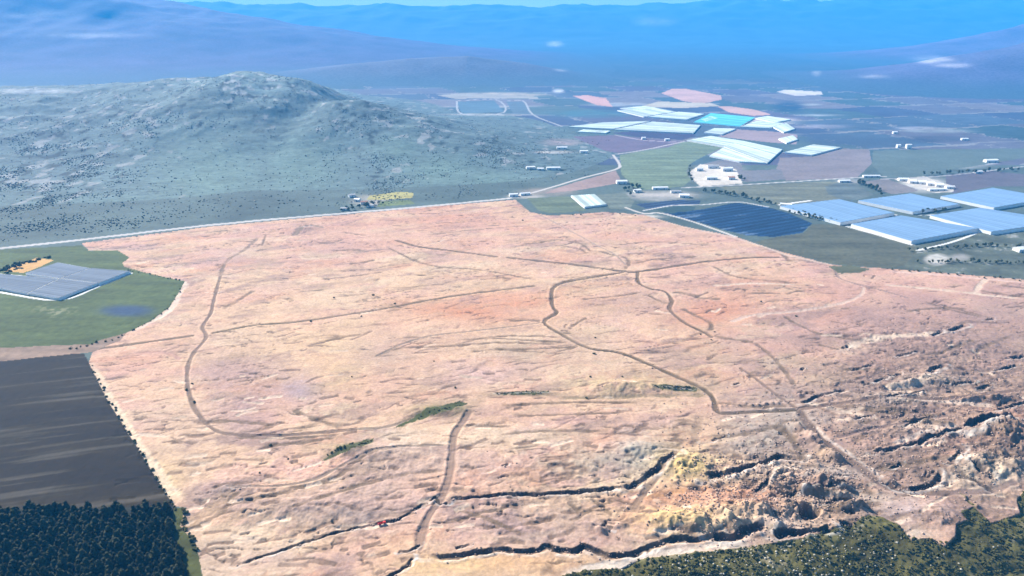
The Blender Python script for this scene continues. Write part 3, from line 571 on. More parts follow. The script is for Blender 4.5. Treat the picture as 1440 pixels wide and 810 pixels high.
# ------------------------------------------------------------------ object helpers
def tag(o, label=None, cat=None, group=None, kind=None):
    if label: o['label'] = label
    if cat: o['category'] = cat
    if group: o['group'] = group
    if kind: o['kind'] = kind
    return o
def empty(name, loc, rz=0):
    o = bpy.data.objects.new(name, None); C.objects.link(o); o.location = loc; o.rotation_euler = (0,0,rz); o.empty_display_size = 1; return o
def raw(name, V, Fc, m, parent=None, smooth=False):
    me = bpy.data.meshes.new(name); me.from_pydata([tuple(v) for v in V], [], [tuple(f) for f in Fc]); me.materials.append(m); me.update()
    if smooth: me.polygons.foreach_set('use_smooth', [True]*len(me.polygons))
    o = bpy.data.objects.new(name, me); C.objects.link(o)
    if parent: o.parent = parent
    return o
def tree_copy(src, loc, rz, s, label=None, group=None):
    c = src.copy(); C.objects.link(c); c.location = loc; c.rotation_euler = (0,0,rz); c.scale = s if hasattr(s, '__len__') else (s,s,s)
    if label: c['label'] = label
    if group: c['group'] = group
    for ch in src.children:
        d = ch.copy(); C.objects.link(d); d.parent = c
    return c
def gridmesh(name, V, quads, cols, m):
    """one mesh from arrays: quads index V; unused points are dropped"""
    u, inv = np.unique(quads, return_inverse=True); q = inv.reshape(-1, 4)
    me = bpy.data.meshes.new(name)
    me.vertices.add(len(u)); me.vertices.foreach_set('co', V[u].astype(np.float32).ravel())
    me.loops.add(q.size); me.loops.foreach_set('vertex_index', q.astype(np.int32).ravel())
    me.polygons.add(len(q)); me.polygons.foreach_set('loop_start', np.arange(0, q.size, 4, dtype=np.int32))
    me.polygons.foreach_set('use_smooth', np.ones(len(q), bool))
    a = me.attributes.new('soil', 'FLOAT_COLOR', 'POINT')
    cc = np.ones((len(u), 4), np.float32); cc[:,:3] = cols[u]; a.data.foreach_set('color', cc.ravel())
    me.materials.append(m); me.update(calc_edges=True)
    o = bpy.data.objects.new(name, me); C.objects.link(o)
    return o

# ------------------------------------------------------------------ the land, one surface split where the ground changes
STEP = 1.2
px = np.concatenate([np.arange(-420, -30, 4.0), np.arange(-30, 1470, STEP), np.arange(1470, 1861, 4.0)])
py = np.concatenate([np.arange(950, 840, -3.0), np.arange(840, 300, -1.05), np.arange(300, 110, -.75), np.arange(110, 49, -1.6)])
PX, PY = np.meshgrid(px, py)
nr, ncol = PX.shape
u = (PX-720)/F; v = (405-PY)/F
tt = H/(sp - v*cp)
X = (u*tt).ravel(); Y = ((cp+v*sp)*tt).ravel()
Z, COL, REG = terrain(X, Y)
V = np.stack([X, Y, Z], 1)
idx = np.arange(nr*ncol).reshape(nr, ncol)
Q = np.stack([idx[:-1,:-1], idx[:-1,1:], idx[1:,1:], idx[1:,:-1]], -1).reshape(-1, 4)
qr = REG[Q[:,0]]
def patch(code, name, label, cat, m):
    k = np.nonzero(qr == code)[0]
    if len(k) < 4: return None
    o = gridmesh(name, V, Q[k], COL, m)
    return tag(o, label, cat, None, 'structure')
patch(0, 'plain', 'hazy valley floor reaching to the mountains', 'ground', M_land)
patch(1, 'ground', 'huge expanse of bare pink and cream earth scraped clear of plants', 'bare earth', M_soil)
patch(2, 'slope', 'green and brown bushy slope below the quarry edge', 'slope', M_land)
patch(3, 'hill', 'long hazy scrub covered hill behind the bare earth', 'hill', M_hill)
for i, f in enumerate(FIELDS): patch(100+i, f[0], f[1], f[2], M_land)
for i, r in enumerate(ROADS): patch(200+i, 'dirt_road', r[4], 'track', M_road)
for i, r in enumerate(PAVED): patch(300+i, 'road', r[3], 'road', M_road)
def gz(x, y):
    return terrain(np.atleast_1d(np.asarray(x, float)), np.atleast_1d(np.asarray(y, float)), False)

# ------------------------------------------------------------------ mountains far off
def mountain(name, label, x0, x1, y0, y1, crest, seed, tint, nx=420, ny=120):
    gx = np.linspace(x0, x1, nx); gy = np.linspace(y0, y1, ny); A, B = np.meshgrid(gx, gy); A = A.ravel(); B = B.ravel()
    yc = .45*y0+.55*y1
    prof = np.exp(-((B-yc)/((y1-y0)*.27))**2)
    ce = np.interp(A, [c[0] for c in crest], [c[1] for c in crest])
    hgt = ce*prof*(1+.10*fbm(A/900, B/900, seed, 3)) + prof*ce*.12*(ridged(A/900, B/900, seed+3, 3)-.62)
    ed = sstep(0, .08, (B-y0)/(y1-y0))*sstep(1, .92, (B-y0)/(y1-y0))
    hgt = hgt*ed - 2
    sx, sy = proj(A, B, hgt)
    c = np.array(tint)[None,:]*(1+.3*fbm(A/300, B/300, seed+5, 4))[:,None]
    for bx, by, rx, ry, s in ((780,62,10,4,.9),(885,86,9,3,.8),(790,98,9,2.5,.9),(1148,102,6,5,1),(1310,84,28,5,.8),(1340,92,24,3,.6),(120,50,60,4,.5),(60,20,60,8,.3),(920,30,30,6,.3),(1230,108,20,2.5,.5),(1080,110,20,3,.3)):
        wg = np.clip(.4*s*np.exp(-(((sx-bx)/rx)**2+((sy-by)/ry)**2)**1.5)*(1+.6*fbm(A/120, B/120, 9, 2)), 0, 1)[:,None]
        c = c*(1-wg)+np.array((.9,.85,.8))*wg
    i = np.arange(nx*ny).reshape(ny, nx); q = np.stack([i[:-1,:-1], i[:-1,1:], i[1:,1:], i[1:,:-1]], -1).reshape(-1, 4)
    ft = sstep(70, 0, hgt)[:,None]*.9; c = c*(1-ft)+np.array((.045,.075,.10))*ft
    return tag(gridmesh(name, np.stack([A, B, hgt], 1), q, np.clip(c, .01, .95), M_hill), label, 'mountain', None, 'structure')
mountain('mountain', 'faint blue mountain range closing the valley far away', -14500, 14500, 9000, 19500, [(-14500,620),(-9000,760),(-6000,700),(-4000,640),(-1500,625),(1800,640),(4500,740),(8000,780),(14500,720)], 200, (.05,.10,.12))
mountain('mountain', 'violet blue mountain falling away behind the scrubby hill', -11500, 900, 4300, 10800, [(-11500,1000),(-6000,860),(-4600,740),(-3400,520),(-2200,330),(-900,150),(200,50),(900,0)], 220, (.075,.065,.12))
mountain('mountain', 'low wooded mountain beside the hazy valley fields', 2900, 10500, 6000, 9400, [(2900,0),(3600,60),(4500,170),(5400,350),(6600,600),(10500,800)], 240, (.10,.085,.14))
mountain('hill', 'violet wooded spur closing the valley fields', 1750, 6000, 3500, 5900, [(1750,0),(2150,45),(2700,120),(3300,250),(4200,420),(6000,560)], 280, (.085,.085,.15), 300, 100)
mountain('hill', 'small hazy hill with pale clearings beyond the scrubby hill', -1900, 700, 4300, 6000, [(-1900,0),(-1300,60),(-700,120),(-300,135),(100,80),(500,15),(700,0)], 260, (.095,.095,.125), 260, 90)

# ------------------------------------------------------------------ foliage meshes
def blob(bm, c, r, seed, sub=1, sq=.8, jit=.28):
    rr = random.Random(seed)
    res = bmesh.ops.create_icosphere(bm, subdivisions=sub, radius=1.0)
    for vv in res['verts']:
        k = 1+rr.uniform(-jit, jit)
        vv.co = Vector((c[0]+vv.co.x*r*k, c[1]+vv.co.y*r*k, c[2]+vv.co.z*r*sq*k))
def leaves(bm, c, r, n, size, seed, sq=.8):
    rr = random.Random(seed)
    for _ in range(n):
        d = Vector((rr.gauss(0,1), rr.gauss(0,1), rr.gauss(0,1))).normalized()*r*rr.uniform(.8,1.18)
        p = Vector((c[0]+d.x, c[1]+d.y, c[2]+d.z*sq)); a = Vector((rr.gauss(0,1), rr.gauss(0,1), rr.gauss(0,1))).normalized(); b = a.orthogonal().normalized()*size*rr.uniform(.5,1.1); a = a*size*rr.uniform(.6,1.2)
        q = [bm.verts.new(p+a), bm.verts.new(p+b), bm.verts.new(p-a*.8)]; bm.faces.new(q)
def bmo(name, bm, m, parent=None):
    me = bpy.data.meshes.new(name); bm.to_mesh(me); bm.free(); me.materials.append(m)
    o = bpy.data.objects.new(name, me); C.objects.link(o); o.parent = parent; return o
def crown_bm(seed, r=2.6, h=6.5, pine=True):
    bm = bmesh.new(); rr = random.Random(seed)
    if pine:
        for k in range(7):
            t = k/6; rad = r*(1-.62*t)*rr.uniform(.85,1.1)
            off = (rr.uniform(-.5,.5)*r*.5*(1-t), rr.uniform(-.5,.5)*r*.5*(1-t), h*(.30+.66*t))
            blob(bm, off, rad, seed*31+k, 1, .62, .22); leaves(bm, off, rad, 26, .55, seed*37+k, .65)
    else:
        for k in range(6):
            off = (rr.uniform(-1,1)*r*.55, rr.uniform(-1,1)*r*.55, h*rr.uniform(.45,.85))
            blob(bm, off, r*rr.uniform(.45,.68), seed*31+k, 1, .8, .25); leaves(bm, off, r*.6, 22, .5, seed*41+k, .8)
    return bm
def trunk_bm(h, r):
    bm = bmesh.new(); bmesh.ops.create_cone(bm, cap_ends=True, segments=6, radius1=r, radius2=r*.45, depth=h, matrix=Matrix.Translation((0,0,h/2))); return bm
def tree(name, label, cat, seed, r, h, pine, m, group):
    t = empty(name, (0,0,0)); tag(t, label, cat, group)
    bmo('trunk', trunk_bm(h*.6, .22), M_bark, t); bmo('crown', crown_bm(seed, r, h, pine), m, t)
    return t
# pine plantation
FOREST=[(-260,724),(0,717),(235,715),(242,752),(262,802),(290,950),(-260,950)]
pts = []
for gy in np.arange(300, 640, 5.4):
    for gx in np.arange(-560, -150, 5.4):
        x = gx+random.uniform(-1.7,1.7)+(2.3 if int(gy/5.4) % 2 else 0); y = gy+random.uniform(-1.7,1.7)
        sx, sy = proj(x, y, 0)
        if inpoly(np.array([sx]), np.array([sy]), FOREST)[0]: pts.append((x, y, sx, sy))
vis = [p for p in pts if -6 < p[2] < 300 and p[3] < 822]; vis.sort(key=lambda p: p[1])
near_ = vis[:300]; ids = set(id(p) for p in near_); rest = [p for p in pts if id(p) not in ids]
LAB = 'dark pine standing in the dense plantation at the corner of the ploughed field'
protos = []
for s in range(5):
    if s < len(near_):
        t = tree('pine_tree', LAB, 'tree', 11+s, 3.3, 7.5, True, M_pine, 'pines of the plantation'); protos.append(t)
zz = gz([p[0] for p in near_], [p[1] for p in near_])
for i, p in enumerate(near_):
    s = random.uniform(.62,1.3); loc = (p[0], p[1], float(zz[i])-.1); rz = random.uniform(0,6.28)
    if i < 5: t = protos[i]; t.location = loc; t.rotation_euler = (0,0,rz); t.scale = (s,s,s*random.uniform(.85,1.15))
    else: tree_copy(protos[i % 5], loc, rz, (s,s,s*random.uniform(.85,1.15)))
def stuff_mesh(name, label, cat, pos, protobms, m, smin, smax):
    """many small plants or stones nobody could count, one mesh"""
    arr = []
    for b in protobms:
        b.verts.ensure_lookup_table(); bmesh.ops.triangulate(b, faces=b.faces[:]); b.verts.index_update()
        arr.append((np.array([v.co[:] for v in b.verts]), np.array([[v.index for v in f.verts] for f in b.faces])))
        b.free()
    VV = []; TT = []; n = 0
    for (x, y, z) in pos:
        v0, f0 = arr[random.randrange(len(arr))]; a = random.uniform(0, 6.28); s = random.uniform(smin, smax)
        ca, sa = math.cos(a)*s, math.sin(a)*s
        v = np.stack([v0[:,0]*ca-v0[:,1]*sa+x, v0[:,0]*sa+v0[:,1]*ca+y, v0[:,2]*s*random.uniform(.8,1.2)+z], 1)
        VV.append(v); TT.append(f0+n); n += len(v)
    if not VV: return
    VV = np.concatenate(VV); TT = np.concatenate(TT)
    me = bpy.data.meshes.new(name); me.vertices.add(len(VV)); me.vertices.foreach_set('co', VV.astype(np.float32).ravel())
    me.loops.add(TT.size); me.loops.foreach_set('vertex_index', TT.astype(np.int32).ravel())
    me.polygons.add(len(TT)); me.polygons.foreach_set('loop_start', np.arange(0, TT.size, 3, dtype=np.int32))
    me.materials.append(m); me.update(calc_edges=True)
    o = bpy.data.objects.new(name, me); C.objects.link(o); return tag(o, label, cat, None, 'stuff')
zz = gz([p[0] for p in rest], [p[1] for p in rest])
stuff_mesh('forest', 'dark mass of pines filling the rest of the plantation', 'forest', [(p[0],p[1],z-.1) for p, z in zip(rest, zz)], [crown_bm(40+s, 3.3, 7.5, True) for s in range(3)], M_pine, .72, 1.18)

def bush_bm(seed, r=1.0):
    bm = bmesh.new(); rr = random.Random(seed)
    for k in range(3):
        off = (rr.uniform(-.5,.5)*r, rr.uniform(-.5,.5)*r, r*.45); blob(bm, off, r*rr.uniform(.45,.75), seed*7+k, 1, .8, .3)
    leaves(bm, (0,0,r*.5), r*.95, 22, r*.28, seed, .8)
    return bm
def small_bush_bm(seed):
    bm = bmesh.new(); blob(bm, (0,0,.4), 1.0, seed, 1, .7, .35); return bm
def rock_bm(seed):
    bm = bmesh.new(); blob(bm, (0,0,.25), 1.0, seed, 1, .6, .3); return bm
# scrub on the slope: the nearest bushes one by one, the rest as a mass
bpos = []
tries = 0
while len(bpos) < 14000 and tries < 90000:
    tries += 1
    px_, py_ = random.uniform(760, 1760), random.uniform(690, 905)
    x, y, _ = at(px_, py_)
    if noise(np.array([x/22]), np.array([y/22]), 5)[0] + .5*random.uniform(-1,1) < -.25: continue
    bpos.append((x, y))
bx = np.array([p[0] for p in bpos]); by = np.array([p[1] for p in bpos]); bz = gz(bx, by)
sx, sy = proj(bx, by, bz); ok = inpoly(sx, sy, SCRUB) & ~inpoly(sx, sy, SITE)
B = [(float(bx[i]), float(by[i]), float(bz[i])-.15, float(sx[i]), float(sy[i])) for i in np.nonzero(ok)[0]]
inv = [b for b in B if 700 < b[3] < 1440 and b[4] < 810]; inv.sort(key=lambda b: b[1]); one = inv[:120]; ids = set(id(b) for b in one)
bprot = []
BL = 'low dark green bush on the stony slope below the quarry'
for i, b in enumerate(one):
    s = random.uniform(.7,1.7)
    if i < 5:
        t = bmo('bush', bush_bm(60+i), M_leaf); tag(t, BL, 'bush', 'bushes on the slope'); t.location = b[:3]; t.scale = (s,s,s*.9); bprot.append(t)
    else: tree_copy(bprot[i % 5], b[:3], random.uniform(0,6.28), (s,s,s*random.uniform(.7,1.1)))
stuff_mesh('scrub', 'mass of low bushes covering the slope below the quarry', 'scrub', [b[:3] for b in B if id(b) not in ids], [bush_bm(70+s) for s in range(4)], M_leaf, .45, 1.35)
rp = []
for _ in range(650):
    px_, py_ = random.gauss(1090, 120), random.uniform(750, 840)
    x, y, _z = at(px_, py_); rp.append((x, y))
rx = np.array([p[0] for p in rp]); ry = np.array([p[1] for p in rp]); rz_ = gz(rx, ry); sx, sy = proj(rx, ry, rz_); ok = inpoly(sx, sy, SCRUB) & ~inpoly(sx, sy, SITE)
stuff_mesh('stones', 'pale stones strewn between the bushes of the slope', 'stones', [(rx[i], ry[i], rz_[i]) for i in np.nonzero(ok)[0]], [rock_bm(s) for s in range(4)], M_rock, .25, 1.05)
# rubble in the quarry
rp = []
for _ in range(5200):
    a = random.random()
    if a < .45: q_ = (random.gauss(1280,110), random.gauss(580,60))
    elif a < .85: q_ = (random.gauss(1080,80), random.gauss(695,32))
    else: q_ = (random.gauss(1200,160), random.gauss(640,60))
    x, y, _z = at(*q_); rp.append((x, y))
rx = np.array([p[0] for p in rp]); ry = np.array([p[1] for p in rp]); sx, sy = proj(rx, ry, 0*rx); ok = inpoly(sx, sy, SITE); rx = rx[ok]; ry = ry[ok]; rz_ = gz(rx, ry)
for P, tr in TRP:
    L_ = np.hypot(*(P[1:]-P[:-1]).T).sum()
    for _ in range(int(L_*(.5 if tr[1] > 2 else .25))):
        i_ = random.randrange(len(P)-1); p_ = P[i_]+(P[i_+1]-P[i_])*random.random()
        rp.append((p_[0]+random.gauss(0,1.5), p_[1]-abs(random.gauss(0,.7))*tr[2]+random.uniform(-1,2)))
rx = np.array([p[0] for p in rp]); ry = np.array([p[1] for p in rp]); sx, sy = proj(rx, ry, 0*rx); ok = inpoly(sx, sy, SITE); rx = rx[ok]; ry = ry[ok]; rz_ = gz(rx, ry)
M_rub = mat('pink_rubble', (.35,.24,.18), .95, .35, .3)
stuff_mesh('rubble', 'rubble and broken stone lying about the quarry floor', 'rubble', list(zip(rx, ry, rz_)), [rock_bm(10+s) for s in range(4)], M_rub, .25, 1.0)
# scrub on the hill
cand = rng.uniform([-120,100],[880,345],(150000,2))
u_ = (cand[:,0]-720)/F; v_ = (405-cand[:,1])/F; t_ = H/(sp - v_*cp); hx = u_*t_; hy = (cp+v_*sp)*t_
hh = hill_height(hx, hy); sx, sy = proj(hx, hy, hh)
keep = (hy > np.interp(hx, BASE[:,0], BASE[:,1])+25) & (sx < 860) & ((hh > .5) | (hy < 2200)) & (rng.random(len(hx)) < .03+.75*scrubmask(sx, sy)*sstep(-.1,.35,fbm(hx/110, hy/150, 211, 3))) & (hy < 3100)
hx, hy = hx[keep], hy[keep]; hzz = gz(hx, hy)
kk = rng.random(len(hx)) < .16
stuff_mesh('stones', 'pale boulders scattered through the shrubs of the hazy hill', 'stones', list(zip(hx[kk]+5, hy[kk]+4, gz(hx[kk]+5, hy[kk]+4))), [rock_bm(30+s) for s in range(3)], M_rock, .6, 2.0)
stuff_mesh('hill_scrub', 'dark dots of shrubs scattered over the hazy hill', 'shrubs', list(zip(hx, hy, hzz-.3)), [small_bush_bm(90+s) for s in range(4)], M_scrub, .7, 1.9)

# ------------------------------------------------------------------ bushes along the field edge and on the bare earth
def plant_line(pts, n, smin, smax, label, group, m=None):
    P = np.array(pts, float); L = np.hypot(*(P[1:]-P[:-1]).T); A = np.concatenate([[0], np.cumsum(L)])
    first = None
    for i in range(n):
        d = A[-1]*(i+random.uniform(.1,.9))/n; qx = np.interp(d, A, P[:,0])+random.uniform(-2,2); qy = np.interp(d, A, P[:,1])+random.uniform(-1.5,1.5)
        x, y, _ = at(qx, qy); z = float(gz(x, y)[0])-.1; s = random.uniform(smin, smax)
        if first is None:
            first = bmo('bush', bush_bm(300+len(pts)+n), m or M_leaf); tag(first, label, 'bush', group); first.location = (x,y,z); first.scale = (s,s,s)
        else: tree_copy(first, (x,y,z), random.uniform(0,6.28), (s,s,s*random.uniform(.8,1.2)))
plant_line([(128,512),(150,556),(175,598),(200,640),(225,680),(248,716)], 40, .8, 2.0, 'small bush in the hedge between the ploughed field and bare earth', 'hedge of the ploughed field')
plant_line([(246,716),(262,718),(256,738),(266,752),(276,775)], 14, 1.0, 2.4, 'bush on the green strip beside the pine plantation', 'bushes beside the plantation')
plant_line([(0,381),(30,372),(70,362)], 16, 1.8, 3.4, 'dark bush behind the orange plot', 'bushes behind the orange plot')
plant_line([(175,378),(215,387),(258,396),(252,411),(236,434),(212,451),(180,468)], 30, .7, 1.6, 'small bush on the rim of the green meadow', 'bushes on the meadow rim')
plant_line([(90,492),(130,484),(150,480),(180,470)], 10, 1.0, 2.2, 'bush at the corner where the straight track leaves the meadow', 'bushes at the track corner')
plant_line([(697,554),(735,552),(770,551)], 12, .7, 1.5, 'low bush on the thin olive bank left of the yellow mound', 'bushes on the thin bank')
plant_line([(585,588),(610,580),(650,569)], 14, .8, 1.6, 'low bush on the long olive bank by the track', 'bushes on the olive bank')
plant_line([(920,546),(975,547)], 14, .7, 1.4, 'low bush on the short bank right of the yellow mound', 'bushes on the short bank')
plant_line([(460,640),(490,630),(525,620)], 16, .7, 1.5, 'low bush on the streaky olive patch', 'bushes on the olive patch')
plant_line([(900,370),(1090,545)], 1, 1, 1.2, 'solitary small bush beside the winding track', None)
plant_line([(800,302),(830,300),(860,300),(900,303)], 12, 1.0, 2.4, 'bush along the site edge below the netted plot', 'bushes below the netted plot')
plant_line([(1240,377),(1320,384),(1440,394)], 20, 1.0, 2.4, 'bush along the edge between the rocky wasteland and pink earth', 'bushes along the wasteland edge')
sp_ = []
for a, b in ((837,475),(835,498),(830,530),(495,530),(437,452),(555,427),(470,419),(610,508),(640,545),(508,445),(875,530),(270,540),(262,548),(273,565),(380,625),(405,645),(365,665),(1070,425),(1120,445),(1000,478),(985,470),(720,305),(735,310),(825,560),(525,415)): sp_.append((a,b))
fb = None
for a, b in sp_:
    x, y, _ = at(a, b); z = float(gz(x, y)[0])-.1; s = random.uniform(1.0,1.9)
    if fb is None:
        fb = bmo('bush', bush_bm(777), M_leaf); tag(fb, 'lone small bush on the bare pink earth', 'bush', 'lone bushes on the bare earth'); fb.location = (x,y,z); fb.scale = (s,s,s)
    else: tree_copy(fb, (x,y,z), random.uniform(0,6.28), s)
# valley trees
vt = [tree('tree', 'dark roundish tree in the valley', 'tree', 500+s, 3.4, 8, False, M_leaf, 'x') for s in range(3)]
used = [0]
def valley_trees(pts, n, label, group, smin=.8, smax=1.5, spread=3):
    P = np.array(pts, float)
    L = np.hypot(*(P[1:]-P[:-1]).T) if len(P) > 1 else np.array([1.0]); A = np.concatenate([[0], np.cumsum(L)])
    for i in range(n):
        d = A[-1]*(i+random.uniform(.1,.9))/n
        qx = (np.interp(d, A, P[:,0]) if len(P) > 1 else P[0,0])+random.uniform(-spread,spread); qy = (np.interp(d, A, P[:,1]) if len(P) > 1 else P[0,1])+random.uniform(-1.2,1.2)
        x, y, _ = at(qx, qy); z = float(gz(x, y)[0])-.1; s = random.uniform(smin, smax)
        if used[0] < 3:
            t = vt[used[0]]; t.location = (x,y,z); t.scale = (s,s,s); t['label'] = label; t['group'] = group; used[0] += 1
        else: tree_copy(vt[used[0] % 3], (x,y,z), random.uniform(0,6.28), s, label, group); used[0] += 1
valley_trees([(1206,257),(1225,265),(1240,274)], 18, 'tree in the dark row dividing the mauve plot and grey field', 'trees dividing the two plots')
valley_trees([(876,268),(900,262),(888,275)], 12, 'tree among the farm sheds by the pale green field', 'trees at the farm sheds')
valley_trees([(985,268),(1040,276),(1090,288)], 34, 'tree along the green belt above the deep blue field', 'trees above the deep blue field', .6, 1.2, 8)
valley_trees([(1110,298),(1140,306),(1180,314)], 26, 'tree on the rough strip beside the first light blue greenhouse', 'trees beside the greenhouse', .6, 1.1, 6)
valley_trees([(1300,247),(1360,243),(1440,240)], 26, 'tree in the far belt beyond the white sheds', 'trees beyond the white sheds', .8, 1.4, 6)
valley_trees([(1300,299),(1330,297)], 8, 'tree in the lane between the light blue greenhouses', 'trees in the greenhouse lane', .6, 1.1, 4)
valley_trees([(1290,352),(1330,350),(1390,345),(1440,350)], 40, 'small tree on the rocky wasteland', 'trees of the wasteland', .45, .9, 14)
valley_trees([(1300,370),(1370,368),(1440,372)], 34, 'small tree near the pale stone patch', 'trees near the stone patch', .4, .8, 14)
valley_trees([(968,236),(968,248),(975,254)], 10, 'tree beside the white depot yard', 'trees beside the depot', .7, 1.2, 2)
valley_trees([(1038,250),(1045,253)], 6, 'tree at the road corner of the depot', 'trees at the depot corner', .8, 1.3, 2)
valley_trees([(480,297),(500,292),(540,286)], 16, 'tree by the hamlet at the foot of the hill', 'trees by the hamlet', .8, 1.3, 8)
valley_trees([(0,385),(30,374)], 8, 'tall dark tree behind the orange plot', 'trees behind the orange plot', .8, 1.2, 6)

# ------------------------------------------------------------------ greenhouses
def prism_wall(name, a, b, z0, z1, th, m, parent):
    a = Vector(a); b = Vector(b); d = (b-a).normalized(); n = Vector((-d.y, d.x))*th/2
    q = [a+n, b+n, b-n, a-n]
    V = [(p.x,p.y,z0) for p in q]+[(p.x,p.y,z1) for p in q]
    return raw(name, V, [(0,1,2,3),(4,7,6,5),(0,4,5,1),(1,5,6,2),(2,6,7,3),(3,7,4,0)], m, parent)
ROOFCOL={'blue_netting':((.165,.265,.395),.08),'grey_netting':((.15,.175,.21),.12),'pale_plastic':((.43,.50,.46),.32),'cyan_plastic':((.09,.40,.46),.3)}
def greenhouse(quad, h, mroof, mwall, label, group, spans=14, name='greenhouse', amp=.5):
    P = [Vector(at(px, py, h)[:2]) for px, py in quad]
    c = sum(P, Vector((0,0)))/len(P); z0 = min(float(z) for z in gz([p.x for p in P], [p.y for p in P]))
    t = empty(name, (c.x, c.y, 0)); tag(t, label, 'greenhouse', group)
    L = [p-c for p in P]
    if len(P) == 4:
        V = []; Fc = []; nu = spans*4
        for i in range(nu+1):
            u = i/nu; a = L[0].lerp(L[1], u); b = L[3].lerp(L[2], u); zz = h+amp*abs(math.sin(math.pi*u*spans))
            for k in range(9):
                p = a.lerp(b, k/8); V.append((p.x, p.y, zz))
        for i in range(nu):
            for k in range(8): Fc.append((i*9+k, (i+1)*9+k, (i+1)*9+k+1, i*9+k+1))
    else:
        V = [(p.x,p.y,h) for p in L]; Fc = [tuple(range(len(L)))]
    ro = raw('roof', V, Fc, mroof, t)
    base, va = ROOFCOL[mroof.name]; a_ = ro.data.attributes.new('soil', 'FLOAT_COLOR', 'POINT')
    tones = [1+random.uniform(-va, va) for _ in range(spans+1)]
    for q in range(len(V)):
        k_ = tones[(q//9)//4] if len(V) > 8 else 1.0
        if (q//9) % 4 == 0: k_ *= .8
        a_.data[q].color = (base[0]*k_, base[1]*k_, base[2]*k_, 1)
    for i in range(len(L)): prism_wall('wall', L[i], L[(i+1) % len(L)], z0-.5, h-.05, .3, mwall, t)
    return t
GL = 'light blue greenhouses of the valley'
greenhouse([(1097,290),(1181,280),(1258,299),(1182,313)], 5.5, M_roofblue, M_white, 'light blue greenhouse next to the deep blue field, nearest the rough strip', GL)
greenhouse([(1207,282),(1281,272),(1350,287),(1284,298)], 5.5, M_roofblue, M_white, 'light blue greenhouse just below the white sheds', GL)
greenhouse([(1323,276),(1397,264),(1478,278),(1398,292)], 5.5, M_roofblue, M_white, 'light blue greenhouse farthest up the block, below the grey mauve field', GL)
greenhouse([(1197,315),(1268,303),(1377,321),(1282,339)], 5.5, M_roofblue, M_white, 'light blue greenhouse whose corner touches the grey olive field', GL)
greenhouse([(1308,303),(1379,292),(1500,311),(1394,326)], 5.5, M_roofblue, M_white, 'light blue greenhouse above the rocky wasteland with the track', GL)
PG = 'pale far greenhouses of the valley'
greenhouse([(966,197),(1000,191),(1045,198),(1018,206)], 3.5, M_roofpale, M_white, 'pale greenhouse at the tip of the big pale green field', PG)
greenhouse([(1018,206),(1045,198),(1100,210),(1079,229)], 3.5, M_roofpale, M_white, 'large pale greenhouse behind the depot', PG)
greenhouse([(998,219),(1018,207),(1078,229),(1040,227)], 3.5, M_roofpale, M_white, 'pale greenhouse wedge right behind the white depot', PG)
greenhouse([(1104,214),(1144,203),(1183,207),(1141,218)], 3.5, M_roofpale, M_white, 'small pale greenhouse standing alone above the mauve field', PG)
greenhouse([(800,178),(850,172),(915,170),(862,181)], 3.5, M_roofpale, M_white, 'long pale greenhouse farthest along the far strip', PG, 18)
greenhouse([(865,182),(918,171),(985,176),(975,187)], 3.5, M_roofpale, M_white, 'long pale greenhouse above the thin dark field', PG, 18)
greenhouse([(868,155),(925,152),(950,157),(905,164)], 3.5, M_roofpale, M_white, 'pale greenhouse below the cream terrace', PG, 12)
greenhouse([(912,164),(955,157),(990,160),(965,168)], 3.5, M_roofpale, M_white, 'pale greenhouse between the cream terrace and cyan greenhouse', PG, 12)
greenhouse([(975,172),(1000,159),(1062,165),(1040,178)], 3.5, M_roofcyan, M_white, 'bright cyan greenhouse below the pink hillside', PG, 16)
for i_, (q_, l_) in enumerate((([(872,152),(905,149),(926,152),(893,155)],'thin pale greenhouse touching the cream terrace'),([(1042,178),(1064,170),(1102,173),(1082,180)],'pale greenhouse between the cyan one and the mauve far field'),([(1086,178),(1106,173),(1118,181),(1102,186)],'small pale greenhouse at the tip of the mauve far field'),([(820,182),(858,184),(852,187),(812,185)],'thin pale greenhouse beside the thin dark field'),([(986,168),(1000,163),(1010,166),(992,171)],'tiny pale greenhouse at the upper tip of the cyan one'),([(1062,166),(1080,163),(1112,168),(1090,172)],'long pale greenhouse below the pink hillside'),([(1095,195),(1115,190),(1122,196),(1106,201)],'tiny pale greenhouse above the lone small one'))):
    greenhouse(q_, 3.5, M_roofpale, M_white, l_, PG, 8)
greenhouse([(990,186),(1005,180),(1035,181),(1015,189)], 3.5, M_roofpale, M_white, 'small pale greenhouse under the cyan one', PG, 8)
greenhouse([(803,275),(836,273),(853,287),(822,291)], 3.5, M_roofpale, M_white, 'pale netted plot beside the green field near the site corner', PG, 10, 'shade_house', .35)
SG = 'grey-blue shade houses by the meadow'
greenhouse([(36,384),(81,369),(127,377),(84,391)], 3.5, M_roofgrey, M_white, 'grey-blue shade house touching the orange plot', SG, 10, 'shade_house', .3)
greenhouse([(87,391),(129,377),(183,381),(139,398)], 3.5, M_roofgrey, M_white, 'grey-blue shade house reaching farthest out into the meadow', SG, 10, 'shade_house', .3)
greenhouse([(-40,397),(-2,385),(82,392),(38,412)], 3.5, M_roofgrey, M_white, 'grey-blue shade house cut by the frame, below the white lane', SG, 10, 'shade_house', .3)
greenhouse([(41,412),(85,392),(137,398),(83,419)], 3.5, M_roofgrey, M_white, 'grey-blue shade house with the white corner pointing at the meadow', SG, 10, 'shade_house', .3)

